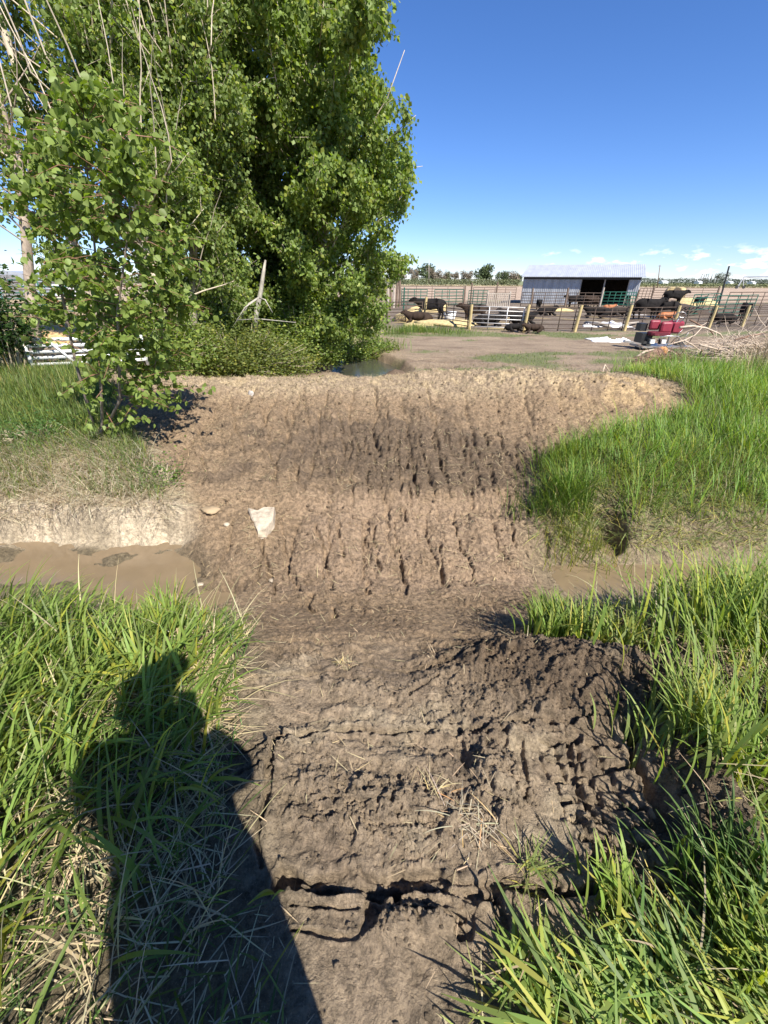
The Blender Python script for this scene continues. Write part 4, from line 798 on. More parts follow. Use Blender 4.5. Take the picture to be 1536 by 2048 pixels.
# shed
def shed():
    L0 = bp(1040, 607); Y = L0[1]; x0 = L0[0]; D = 9.0; TH = R(24)
    def along(px): k = ray(px, 600)[0] / ray(px, 600)[1]; return (k * Y - x0) / (math.cos(TH) + k * math.sin(TH))   # distance along the turned front wall
    x1 = x0 + along(1272)
    def zz(px, py, yy): return Py(px, py, yy)[2]
    eave = zz(1040, 552, Y); ridge = zz(1040, 529, Y + 2.6); W = x1 - x0
    root = thing('cattle_shed', (x0, Y, FAR), 'low grey corrugated metal cattle shed with a dark open bay', 'shed')
    tin = mat('shed_tin', (.36, .37, .38), .5, metal=.35, var=.25, scale=.8, stretch=(3, 3, .6)); tin2 = mat('roof_tin', (.55, .57, .59), .45, metal=.4, var=.12, scale=.7, stretch=(3, 1, .6))
    def corr(name, a, b, z0, z1a, z1b, m, off=0):
        mb = MB(); a = np.array(a, float); b = np.array(b, float); L = np.linalg.norm(b - a); n = int(L / .10); d = (b - a) / L; nr = np.array([d[1], -d[0]])
        for i in range(n + 1):
            p = a + d * L * i / n + nr * (.015 if i % 2 else -.015); zt = z1a + (z1b - z1a) * i / n
            mb.v += [(p[0], p[1], z0), (p[0], p[1], zt), (p[0] - nr[0] * .05, p[1] - nr[1] * .05, z0), (p[0] - nr[0] * .05, p[1] - nr[1] * .05, zt)]
        for i in range(n):
            k = i * 4; mb.f += [(k, k + 4, k + 5, k + 1), (k + 2, k + 3, k + 7, k + 6), (k + 1, k + 5, k + 7, k + 3)]
        return part(name, mb, m, root)
    xo = x0 + along(1155); xc = x0 + along(1250)
    corr('wall', (x0, Y), (xo, Y), FAR - .1, eave - .3, eave - .3, tin)
    corr('wall', (xc, Y), (x1, Y), FAR + 1.05, eave - .3, eave - .3, tin)
    corr('wall', (x0, Y + D), (x0, Y + .06), FAR - .1, eave, eave, tin); corr('wall', (x1, Y + .06), (x1, Y + D), FAR + .9, eave, eave, tin); corr('wall', (x1, Y + D), (x0, Y + D), FAR - .1, eave, eave, mat('bay_shade_tin', (.035, .028, .024), .9, var=.4))  # back wall coloured near black: the shade of the open bay is painted in
    part('inner_floor', MB().box(((x0 + x1) / 2, Y + D / 2 + .6, FAR + .05), (W - .3, D - 1.4, .12)), mat('bay_shade_floor', (.03, .022, .016), .95), root)  # added floor slab, its near-black colour stands in for shade inside the bay
    part('eave_strip', MB().box(((x0 + x1) / 2, Y - .02, eave - .16), (W, .06, .30)), mat('dark_strip', (.05, .05, .055), .8), root)  # dark strip along the wall top below the roof overhang
    for x in (xo, xc, x1 - .1, (xo + xc) / 2): part('post', MB().box((x, Y + .12, (FAR + eave) / 2), (.14, .14, eave - FAR)), WOODG, root)
    mb = MB(); n = 130; X0 = x0 - .2; X1 = x1 + .35
    for i in range(n + 1):
        x = X0 + (X1 - X0) * i / n; o = .02 if i % 2 else 0
        mb.v += [(x, Y - .55, eave - .05 + o), (x, Y + D / 2, ridge + o), (x, Y + D + .4, eave - .05 + o), (x, Y - .55, eave - .10 + o), (x, Y + D / 2, ridge - .06 + o), (x, Y + D + .4, eave - .1 + o)]
    for i in range(n):
        k = i * 6; mb.f += [(k, k + 6, k + 7, k + 1), (k + 1, k + 7, k + 8, k + 2), (k + 3, k + 4, k + 10, k + 9), (k + 4, k + 5, k + 11, k + 10), (k, k + 3, k + 9, k + 6), (k + 2, k + 8, k + 11, k + 5)]
    for k in (0, n * 6): mb.f += [(k, k + 1, k + 4, k + 3), (k + 1, k + 2, k + 5, k + 4)]
    part('roof', mb, tin2, root)
    for x in (x0 + .03, x1 - .03): part('gable', MB().poly([(x, Y, eave - .02), (x, Y + D / 2, ridge - .07), (x, Y + D, eave - .02)]), tin, root)
    root.rotation_euler = (0, 0, -TH)
shed()
# ------------------------------------------------------------------ CATTLE (one skinned body each, shared between copies)
def skin_mesh(name, nodes, edges, sub=2):
    """nodes: (x,y,z,rx,ry) ; first is root"""
    me = bpy.data.meshes.new(name + '_rig'); me.from_pydata([n[:3] for n in nodes], edges, []); o = bpy.data.objects.new(name + '_rig', me); COL.objects.link(o)
    m = o.modifiers.new('Skin', 'SKIN'); m.use_smooth_shade = True
    if not me.skin_vertices: me.skin_vertices.new()
    sv = me.skin_vertices[0].data
    for i, n in enumerate(nodes): sv[i].radius = (n[3], n[4] if len(n) > 4 else n[3]); sv[i].use_root = (i == 0)
    s = o.modifiers.new('Sub', 'SUBSURF'); s.levels = sub; s.render_levels = sub
    dg = bpy.context.evaluated_depsgraph_get(); dg.update(); r = bpy.data.meshes.new_from_object(o.evaluated_get(dg)); r.name = name
    bpy.data.objects.remove(o); bpy.data.meshes.remove(me)
    r.polygons.foreach_set('use_smooth', [True] * len(r.polygons)); return r
def cow_nodes(pose):
    # faces +x ; shoulder height 1.3
    if pose == 'lying':
        h = .42; N = [(-.1, 0, h, .36, .30), (-.55, 0, h + .02, .34, .28), (-.85, 0, h - .02, .22, .2), (.35, 0, h + .04, .34, .27), (.62, 0, h + .1, .25, .2), (.78, 0, h + .2, .2, .16), (.92, .02, h + .32, .15, .13), (1.1, .05, h + .24, .1, .09), (1.2, .06, h + .18, .08, .07),
                      (.45, .28, .16, .10), (.75, .34, .07, .06), (.5, .36, .05, .05), (.45, -.28, .16, .10), (.8, -.32, .07, .06), (.52, -.36, .05, .05), (-.5, .34, .2, .17), (-.15, .42, .09, .08), (-.35, .46, .05, .05), (-.5, -.34, .2, .17), (-.12, -.42, .09, .08), (-.35, -.46, .05, .05),
                      (.9, .19, h + .36, .035), (.9, -.17, h + .36, .035), (-.98, 0, h - .15, .035), (-1.0, .05, .1, .03)]
        E = [(0, 1), (1, 2), (0, 3), (3, 4), (4, 5), (5, 6), (6, 7), (7, 8), (4, 9), (9, 10), (10, 11), (4, 12), (12, 13), (13, 14), (1, 15), (15, 16), (16, 17), (1, 18), (18, 19), (19, 20), (6, 21), (6, 22), (2, 23), (23, 24)]
        return N, E
    hd = dict(up=[(.86, 0, 1.12, .22, .16), (1.02, 0, 1.22, .16, .13), (1.2, 0, 1.13, .10, .09), (1.32, 0, 1.06, .08, .075)], graze=[(.92, 0, .86, .2, .15), (1.05, 0, .58, .15, .12), (1.15, 0, .36, .1, .085), (1.2, 0, .2, .08, .07)])[pose]
    N = [(-.1, 0, .93, .37, .29), (-.5, 0, .98, .33, .27), (-.82, 0, 1.04, .24, .2), (.32, 0, .95, .36, .27), (.68, 0, 1.05, .27, .2)] + hd
    N += [(.5, .18, .62, .11), (.5, .19, .36, .06), (.52, .19, .08, .05), (.56, .19, .02, .055), (.45, -.18, .62, .11), (.42, -.19, .36, .06), (.42, -.19, .08, .05), (.46, -.19, .02, .055),
          (-.68, .18, .70, .17), (-.82, .19, .42, .065), (-.76, .19, .08, .05), (-.71, .19, .02, .055), (-.6, -.18, .70, .17), (-.7, -.19, .42, .065), (-.62, -.19, .08, .05), (-.57, -.19, .02, .055),
          (hd[1][0] - .04, .2, hd[1][2] + .04, .035), (hd[1][0] - .04, -.2, hd[1][2] + .04, .035), (-1.02, 0, .95, .035), (-1.06, 0, .5, .028), (-1.05, 0, .35, .045)]
    E = [(0, 1), (1, 2), (0, 3), (3, 4), (4, 5), (5, 6), (6, 7), (7, 8), (3, 9), (9, 10), (10, 11), (11, 12), (3, 13), (13, 14), (14, 15), (15, 16), (1, 17), (17, 18), (18, 19), (19, 20), (1, 21), (21, 22), (22, 23), (23, 24), (6, 25), (6, 26), (2, 27), (27, 28), (28, 29)]
    return N, E
COW = {k: skin_mesh('cow_' + k, *cow_nodes(k)) for k in ('up', 'graze', 'lying')}
HIDE = dict(black=mat('black_hide', (.012, .010, .009), .85, spec=.2, var=.4, scale=4), brown=mat('dark_brown_hide', (.04, .026, .018), .85, spec=.2, var=.4, scale=4), red=mat('red_hide', (.34, .12, .04), .65, var=.3, scale=4), grey=mat('dusty_hide', (.035, .028, .024), .9, spec=.2, var=.5, scale=3))
def cow(px, pb, pose, hide, scale, rot, label, cat='cow', lift=0, face=None):
    q = bp(px, pb); me = COW[pose].copy(); me.materials.clear(); me.materials.append(HIDE[hide])
    root = thing('calf' if cat == 'calf' else 'cow', (q[0], q[1], FAR + lift + .02), label, cat, 'cattle in the corral', R(rot)); root.scale = (scale * .9,) * 3
    o = obj('body', me, None, root)
    if face:
        hx = {'lying': (1.15, .055, .64), 'up': (1.26, 0, 1.1), 'graze': (1.18, 0, .3)}[pose]
        f = MB().lump(hx, (.12, .085, .09), 3, .08, 10); obj('white_face', f.mesh('white_face', smooth=True), mat('white_hide', (.7, .62, .55), .8), root)
    return root
cow(858, 642, 'up', 'black', 1.15, 180, 'big black cow standing side on behind the first timber post'); cow(836, 648, 'lying', 'brown', 1.0, 170, 'dark brown cow lying before the yellow hay')
cow(946, 648, 'up', 'brown', .95, 160, 'dark brown cow standing behind the second timber post'); cow(975, 653, 'lying', 'black', 1.0, 5, 'black cow lying behind the pale gate'); cow(1020, 640, 'lying', 'grey', 1.0, 185, 'dusty cow lying beside the slatted rack')
cow(1066, 666, 'lying', 'brown', .62, 185, 'dark calf lying in front of the third timber post', 'calf'); cow(1027, 664, 'lying', 'black', .6, 10, 'small black calf lying under the right end of the pale gate', 'calf')
cow(1044, 650, 'lying', 'black', 1.0, 20, 'black cow lying just behind the third timber post'); cow(1076, 620, 'graze', 'black', .75, 70, 'black calf standing before the left wall of the shed', 'calf')
cow(1092, 632, 'lying', 'black', .95, 15, 'black cow lying alone in the open left of the fourth timber post'); cow(1146, 617, 'up', 'black', 1.0, 185, 'black cow standing in front of the open bay')
cow(1180, 617, 'up', 'brown', .95, 200, 'brown cow standing at the right of the open bay'); cow(1192, 636, 'lying', 'black', 1.1, 160, 'black cow lying left of the red calf'); cow(1215, 629, 'up', 'red', .62, 15, 'red calf with a white face below the open bay', 'calf', face=1)
cow(1236, 634, 'lying', 'grey', 1.05, 10, 'dusty cow lying right of the white faced calf'); cow(1290, 639, 'up', 'black', 1.15, 8, 'large black cow standing behind the fifth timber post'); cow(1325, 638, 'up', 'black', 1.0, 170, 'black cow beside the orange calf')
cow(1330, 640, 'lying', 'red', .75, 5, 'orange brown calf lying behind the steering wheel', 'calf'); cow(1340, 622, 'up', 'black', 1.15, 0, 'black cow standing on the pile before the round bales', lift=.35)
cow(1395, 616, 'up', 'black', .8, 20, 'black calf standing right of the round bales', 'calf', lift=.1); cow(1482, 640, 'up', 'black', .9, 60, 'black cow at the right end of the corral'); cow(1445, 648, 'lying', 'black', .9, 180, 'black cow lying at the right behind the seventh timber post')
# ------------------------------------------------------------------ hay, bales, scrap
HAY = mat('yellow_hay', (.50, .39, .19), .95, var=.35, scale=7, bump=.6, bscale=25); HAYB = mat('bale_hay', (.50, .39, .2), .95, var=.25, scale=5, bump=.6, bscale=25)
for px, pb, w, h, lb in ((822, 642, 1.0, .75, 'yellow hay heap at the left of the corral'), (862, 622, 1.3, 1.0, 'peaked yellow hay heap behind the big cow'), (892, 650, 1.8, .32, 'low spread of yellow hay under the white tub'), (830, 657, .7, .3, 'hay left at the foot of the first panel'),
                         (1110, 622, 1.6, .28, 'strewn hay before the left wall of the shed'), (1385, 612, 2.2, .8, 'pale hay mound right of the round bales')):
    q = bp(px, pb); tag(obj('hay_pile', MB().lump((0, 0, 0), (w, w * .7, h), random.random() * 9, .16, 20).mesh('hay_pile', smooth=True), HAY, None, tuple(q)), lb, 'hay pile', 'hay heaps in the corral')
for px, pb, ang, lb in ((1337, 600, 20, 'round straw bale with its end facing the camera'), (1354, 601, 60, 'round straw bale lying right of the first bale')):
    q = bp(px, pb); mb = MB(); a = R(ang); d = np.array([math.sin(a), math.cos(a), 0]) * .6; mb.tube([(-d[0], -d[1], .75), (-d[0] * .95, -d[1] * .95, .75), (0, 0, .75), (d[0] * .95, d[1] * .95, .75), (d[0], d[1], .75)], [.6, .74, .76, .74, .6], 20)
    tag(obj('round_bale', mb.mesh('round_bale', smooth=True), HAYB, None, (q[0], q[1], q[2] + .2)), lb, 'bale')
q = bp(1335, 628); tag(obj('manure_pile', MB().lump((0, 0, 0), (3.4, 1.6, .75), 2, .15, 18).mesh('manure_pile', smooth=True), mat('manure', (.06, .042, .03), .95, bump=.6), None, tuple(q)), 'dark manure pile under the cow before the round bales', 'pile')
q = bp(899, 641); tr_ = thing('water_tub', q, 'white plastic tub standing on the hay', 'tub'); part('tub', MB().tube([q, q + [0, 0, .02], q + [0, 0, .5]], [.3, .32, .4], 14), mat('white_plastic', (.78, .76, .72), .5), tr_, True); part('rim', MB().tube([q + [0, 0, .48], q + [0, 0, .53]], [.43, .43], 14), MATS['white_plastic'], tr_, True)
PL = mat('white_tarp', (.82, .80, .78), .55, var=.08, scale=5)
def sheet(px0, py0, px1, py1, hgt, seed, label, name='plastic_sheet', nx=26, ny=8):
    A_ = bp(px0, py1); B_ = bp(px1, py1); C_ = bp(px0 + (px1 - px0) * .2, py0); mb = MB(); rs = np.random.default_rng(seed); dep = C_[1] - A_[1]
    for i in range(nx + 1):
        for j in range(ny + 1):
            u = i / nx; v = j / ny; e = math.sin(math.pi * u) ** .5 * math.sin(math.pi * v) ** .6
            sh = .15 * math.sin(9 * v + seed); x = A_[0] + (B_[0] - A_[0]) * (u * .9 + .1 * v) + sh * .4; y = A_[1] + dep * v * (.6 + .4 * math.sin(2.5 * u + seed)) + .08 * math.sin(11 * u)
            mb.v.append((x, y, FAR + .03 + e * (hgt * (.6 + .4 * math.sin(13 * u + 3 * v + seed)) + .04 * rs.normal())))
    for i in range(nx):
        for j in range(ny): k = i * (ny + 1) + j; mb.f.append((k, k + ny + 1, k + ny + 2, k + 1))
    me = mb.mesh(name, (A_[0], A_[1], FAR), True); o = obj(name, me, PL, None, (A_[0], A_[1], FAR)); tag(o, label, 'sheet'); o.modifiers.new('s', 'SOLIDIFY').thickness = .01
sheet(1190, 674, 1275, 686, .16, 3, 'crumpled white plastic sheet on the ground left of the red seats')
sheet(1168, 646, 1228, 655, .18, 5, 'dirty white sheet lying inside the corral fence'); sheet(1225, 648, 1272, 657, .2, 7, 'white plastic scrap by the fifth timber post')
for a, b, r, lb, m in (((1170, 651), (1218, 658), .12, 'pale peeled log lying on the white sheet', WOODG), ((1240, 660), (1275, 648), .09, 'bleached log propped beside the fifth timber post', WOODG), ((1260, 634), (1318, 637), .08, 'white pole lying by the large black cow', PL)):
    A_ = bp(*a); B_ = bp(*b); tag(obj('log', MB().tube([A_ + [0, 0, r], (A_ + B_) / 2 + [0, .1, r * 1.6], B_ + [0, 0, r]], [r, r * .9, r * .7], 8).mesh('log', A_, True), m, None, tuple(A_)), lb, 'log')
# ------------------------------------------------------------------ poles and far things
for px, pt, pb, Y, r, m, lb in ((1320, 530, 578, 215, .18, WOODD, 'wooden utility pole leaning beyond the field right of the shed'), (858, 520, 566, 235, .16, WOODG, 'thin pole before the far trees left of the shed')):
    A_ = Py(px - (6 if px > 1000 else 0), pb, Y); B_ = Py(px, pt, Y); A_[2] = FAR - .2
    rt = thing('utility_pole', A_, lb, 'pole'); part('pole', MB().tube([A_, B_], [r, r * .8], 8), m, rt, True); part('crossarm', MB().box(B_ - [0, 0, .4], (1.4, .12, .12)), m, rt)
A_ = bp(1433, 625); B_ = Py(1458.5, 532, A_[1]); A_[2] = FAR; tag(obj('steel_pole', MB().tube([A_, B_], [.075, .06], 8).mesh('steel_pole', A_), mat('dark_steel', (.05, .05, .05), .5, metal=.5), None, tuple(A_)), 'tall dark steel pole rising from the right part of the corral', 'pole')
# irrigation pivot
def pivot():
    a = Py(1488, 554, 200); b = Py(1640, 556, 150); root = thing('irrigation_pivot', (a[0], a[1], FAR), 'white wheeled irrigation pivot at the far right of the field', 'irrigation machine'); m = mat('pivot_steel', (.72, .74, .76), .5, metal=.3)
    part('pipe', MB().tube([a, (a + b) / 2 + [0, 0, .25], b], .16, 6), m, root); mb = MB(); mb.tube([(a + b) / 2 + [0, 0, -.9], a], .06, 4); part('truss', mb, m, root)
    for dx, dy in ((-1.5, 0), (1.5, 0), (0, 1.2)): part('leg', MB().tube([a, (a[0] + dx, a[1] + dy, FAR)], .09, 5), m, root)
    for dx in (-1.5, 1.5): part('wheel', MB().tube([(a[0] + dx, a[1] - .15, FAR + .6), (a[0] + dx, a[1] + .15, FAR + .6)], .6, 14), mat('tyre', (.03, .03, .03), .9), root)
pivot()
def far_tree(px, pb, pt, Y, wpx, colr, seed, label, cat='tree', narrow=False, n=1500, group=None, name='far_tree'):
    b = Py(px, pb, Y); b[2] = FAR; top = Py(px, pt, Y)[2]; h = top - FAR; t = Y / ray(px, pb)[1]; w = wpx / FPX * t / 2; rs = np.random.default_rng(seed); root = thing(name, b, label, cat, group)
    part('trunk', MB().tube([b - [0, 0, .3], b + [0, 0, h * .5], b + [0, 0, h * .85]], [h * .03, h * .02, h * .008], 6), BARKD, root, True)
    if narrow:
        z = rs.uniform(.04, 1, n); rr = w * (1 - z) ** .7 * rs.uniform(0, 1, n) ** .5; a = rs.uniform(0, 6.28, n); C = np.stack([rr * np.cos(a), rr * np.sin(a), z * h], -1)
    else:
        k = 11; cs = np.stack([rs.uniform(-.7, .7, k) * w, rs.uniform(-.7, .7, k) * w, h * rs.uniform(.32, .82, k)], -1); rad = rs.uniform(.28, .5, k) * w
        i = rs.integers(0, k, n); d = rs.normal(0, 1, (n, 3)); d /= np.linalg.norm(d, axis=1)[:, None]; C = cs[i] + d * (rad[i] * rs.uniform(.35, 1.15, n))[:, None]; C[:, 2] = np.clip(C[:, 2], .1, h)
    cl = np.tile(np.array(colr), (n, 1)) * (1 + .35 * rs.uniform(-1, 1, n))[:, None]
    obj('crown', leaves_mesh('crown', C + b, np.full(n, max(.35, w * .13)) * rs.uniform(.6, 1.4, n), cl, .3, off=root.location), MATS['far_leaf'], root)
leaf_mat('far_leaf', .2, .7, .2, (1.1, 1.1, .6))
GF = (.09, .12, .05); GB = (.22, .185, .135); GP = (.16, .18, .09)
for i, (px, pt, w, c, lb) in enumerate(((795, 533, 34, GB, 'leafless greyish tree beside the grove on the horizon'), (825, 534, 30, GB, 'bare grey far tree left of the dark green one'), (852, 526, 42, GF, 'dark green far tree beside the thin pole'), (868, 533, 28, GB, 'pale leafless tree right of the thin pole'),
        (882, 538, 26, GB, 'low bare tree in the middle of the far hedge'), (893, 539, 24, GP, 'small light green tree in the far hedge'), (908, 540, 22, GB, 'brownish far tree right of the small green one'), (932, 540, 26, GB, 'bare bush left of the tallest green tree'),
        (965, 526, 46, GF, 'tallest dark green far tree left of the shed'), (1003, 540, 30, GF, 'green far tree just left of the shed'), (1020, 538, 32, GB, 'pale bare tree touching the left side of the shed'), (1034, 541, 22, GF, 'small dark tree hidden by the shed edge'))):
    far_tree(px, 567, pt, 240 + i % 3 * 4, w, c, 40 + i, lb, group='trees beyond the field left of the shed')
def mass(name, x0, x1, Y, h0, h1, n, c, seed, label, size, dep=6):
    rs = np.random.default_rng(seed); x = rs.uniform(x0, x1, n); y = Y + rs.uniform(0, dep, n); env = h0 + (h1 - h0) * (.5 + .5 * fbm(x, x * 0, 14, 3, seed)); C = np.stack([x, y, FAR + env * rs.uniform(0, 1, n) ** .8], -1)
    cl = np.tile(np.array(c), (n, 1)) * (1 + .35 * rs.uniform(-1, 1, n))[:, None] * (1 + .25 * fbm(x, x * 0, 9, 2, seed + 1))[:, None]
    o = obj(name, leaves_mesh(name, C, size * rs.uniform(.6, 1.4, n), cl, .3), MATS['far_leaf']); tag(o, label, 'bushes', kind='stuff')
xa = Py(700, 560, 236)[0]; xb = Py(1040, 560, 236)[0]; mass('far_hedge', xa, xb, 234, 2.2, 4.0, 9000, (.17, .19, .10), 61, 'pale green hedge along the far side of the field', .5)
mass('far_hedge', -180, xa, 236, 2.2, 5.5, 9000, (.13, .15, .08), 62, 'far bushes behind the grove', .6)
mass('field_verge', xa, 260, 226, .3, .9, 9000, (.42, .37, .24), 63, 'dry pale grass verge along the far side of the field', .45, 3)
xc_ = Py(1276, 560, 640)[0]; xd_ = Py(1700, 560, 640)[0]; mass('far_woods', xc_ - 30, xd_, 640, 3.0, 9.5, 9000, (.10, .12, .09), 64, 'line of woods on the horizon at right', 1.3, 30)
mass('far_bank', Py(1270, 565, 236)[0], 300, 236, .8, 2.6, 12000, (.20, .215, .11), 66, 'long pale green grassy bank behind the field at right', .6, 10)
for i, (px, pt) in enumerate(((1401, 547), (1406, 548), (1410, 547), (1414, 547), (1421, 549), (1428, 546), (1434, 549))):
    far_tree(px, 560, pt, 520, 5.5, (.05, .065, .04), 80 + i, 'dark columnar poplar, %s of the row on the horizon' % ordinal(i), narrow=True, n=260, group='row of dark columnar trees on the horizon', name='columnar_tree')
far_tree(1446, 560, 545, 530, 24, (.15, .16, .11), 92, 'round greyish tree right of the columnar row on the horizon', n=700)
for px, w, lb in ((1328, 11, 'white farm building on the horizon right of the shed'), (1398, 7, 'small white house left of the columnar trees'), (1460, 7, 'small white gabled house near the steel pole'), (1505, 6, 'tiny white shed by the irrigation pivot')):
    Y = 480; a = Py(px, 561, Y); t = Y / ray(px, 561)[1]; W = w / FPX * t; root = thing('farm_building', (a[0], Y, FAR), lb, 'building'); H_ = 2.4; m = mat('white_siding', (.78, .78, .76), .7)
    part('wall', MB().box((a[0], Y, FAR + H_ / 2), (W, 8, H_)), m, root); mb = MB(); i = [(a[0] - W / 2 - .3, Y - 4.4, FAR + H_ + .01), (a[0] + W / 2 + .3, Y - 4.4, FAR + H_ + .01), (a[0] + W / 2 + .3, Y, FAR + H_ + 1.2), (a[0] - W / 2 - .3, Y, FAR + H_ + 1.2), (a[0] + W / 2 + .3, Y + 4.4, FAR + H_ + .01), (a[0] - W / 2 - .3, Y + 4.4, FAR + H_ + .01)]
    mb.v = i; mb.f = [(0, 1, 2, 3), (3, 2, 4, 5), (0, 3, 5), (1, 4, 2), (0, 5, 4, 1)]; part('roof', mb, mat('pale_roof', (.6, .6, .6), .6), root)
# ------------------------------------------------------------------ red seat cart with steering wheel
def cart():
    o = bp(1322, 701); Y = o[1]; t = Y / ray(1322, 701)[1]; u = t / FPX   # metres per photo pixel here
    root = thing('farm_cart', (o[0], Y, FAR), 'stripped farm vehicle with two red seats and a steering wheel on a flat deck', 'farm vehicle')
    def X(px): return o[0] + (px - 1322) * u
    def Z(py): return FAR + (701 - py) * u * 1.06
    red = mat('red_vinyl', (.22, .018, .035), .55, var=.25, scale=4); blk = mat('black_paint', (.02, .02, .02), .45); wh = mat('lamp_white', (.75, .74, .7), .4); st = mat('bare_steel', (.42, .41, .39), .4, metal=.7)
    part('deck', MB().box(((X(1276) + X(1376)) / 2, Y + .25, Z(694)), (X(1376) - X(1276), .95, .07)), st, root)
    part('drawbar', MB().beam((X(1240), Y - .1, Z(684)), (X(1290), Y + .2, Z(692)), .09, .07), st, root)
    part('frame', MB().box(((X(1285) + X(1370)) / 2, Y + .3, Z(698)), (X(1370) - X(1285), .6, .12)), blk, root)
    b = MB(); b.box(((X(1275) + X(1288)) / 2, Y + .4, Z(662)), (X(1288) - X(1275), .35, Z(656) - Z(669))); b.box(((X(1279) + X(1300)) / 2, Y + .35, Z(681)), (X(1300) - X(1279), .5, Z(672) - Z(690))); part('engine_cover', b, blk, root)
    def cushion(x0, x1, z0, z1, y, d, ry=.06):
        mb = MB(); cx, cz = (x0 + x1) / 2, (z0 + z1) / 2; n = 18; K = 7
        for i in range(K):
            f = math.sin(math.pi * (i + .5) / K) ** .3
            for k in range(n):
                a = 2 * math.pi * k / n; c, s_ = math.cos(a), math.sin(a); sx = abs(c) ** .35 * (1 if c > 0 else -1); sz = abs(s_) ** .35 * (1 if s_ > 0 else -1)
                mb.v.append((cx + (x1 - x0) / 2 * sx * f, y + d * (i / (K - 1) - .5), cz + (z1 - z0) / 2 * sz * f))
        for i in range(K - 1):
            for k in range(n): a = i * n + k; c = i * n + (k + 1) % n; mb.f.append((a, c, c + n, a + n))
        mb.f += [tuple(range(n)), tuple((K - 1) * n + k for k in range(n))[::-1]]; return mb
    sb = part('seat', cushion(X(1288), X(1309), Z(666), Z(649), Y + .15, .16), red, root); part('seat', cushion(X(1306), X(1330), Z(671), Z(651), Y + .02, .18), red, root)
    part('seat', cushion(X(1288), X(1332), Z(676), Z(668), Y + .1, .45), mat('dark_red_vinyl', (.12, .01, .02), .6), root)
    part('hood', cushion(X(1330), X(1358), Z(673), Z(650), Y + .3, .5), red, root)
    for x in (1291, 1313): part('lamp', MB().box((X(x), Y - .25, Z(684)), (.16, .09, .14)), wh, root); part('lamp_housing', MB().box((X(x), Y - .16, Z(684)), (.22, .10, .19)), blk, root)
    part('fender', MB().tube([(X(1302), Y - .2, Z(684)), (X(1305), Y - .25, Z(676)), (X(1318), Y - .28, Z(674)), (X(1340), Y - .28, Z(675)), (X(1345), Y - .2, Z(684))], .022, 7), st, root, True)
    c = Vector((X(1339), Y + .05, Z(644))); q = Matrix.Rotation(R(-62), 3, 'X') @ Matrix.Rotation(R(10), 3, 'Y'); ring = [tuple(c + q @ Vector((.2 * math.cos(a), .2 * math.sin(a), 0))) for a in np.linspace(0, 2 * math.pi, 25)]
    w = part('steering_wheel', MB().tube(ring, .016, 7, False), st, root, True); sp = MB()
    for a in (0, 2.1, 4.2): sp.tube([c, c + q @ Vector((.2 * math.cos(a), .2 * math.sin(a), 0))], .012, 5)
    sp.lump(tuple(c), .04, 1, .02, 8); k = obj('spokes', sp.mesh('spokes', root.location), st, w)
    part('steering_column', MB().tube([tuple(c), (X(1338), Y + .2, Z(662)), (X(1338), Y + .25, Z(690))], [.025, .03, .035], 8), st, root, True)
    lv = MB(); lv.tube([(X(1345), Y, Z(690)), (X(1342), Y - .1, Z(672)), (X(1348), Y - .1, Z(664))], .012, 5); part('lever', lv, st, root, True)
    lv = MB(); lv.tube([(X(1356), Y, Z(690)), (X(1362), Y - .1, Z(668))], .012, 5); part('lever', lv, st, root, True)
    part('hose', MB().tube([(X(1325), Y - .3, Z(690)), (X(1330), Y - .35, Z(678)), (X(1345), Y - .35, Z(672)), (X(1360), Y - .3, Z(664)), (X(1366), Y - .3, Z(670)), (X(1362), Y - .3, Z(686))], .014, 6), blk, root, True)
    for x in (1292, 1360):
        wq = part('wheel', MB().tube([(X(x), Y + .05, FAR + .17), (X(x), Y + .08, FAR + .17), (X(x), Y + .25, FAR + .17), (X(x), Y + .28, FAR + .17)], [.13, .18, .18, .13], 16), mat('tyre', (.03, .03, .03), .9), root, True)
cart()
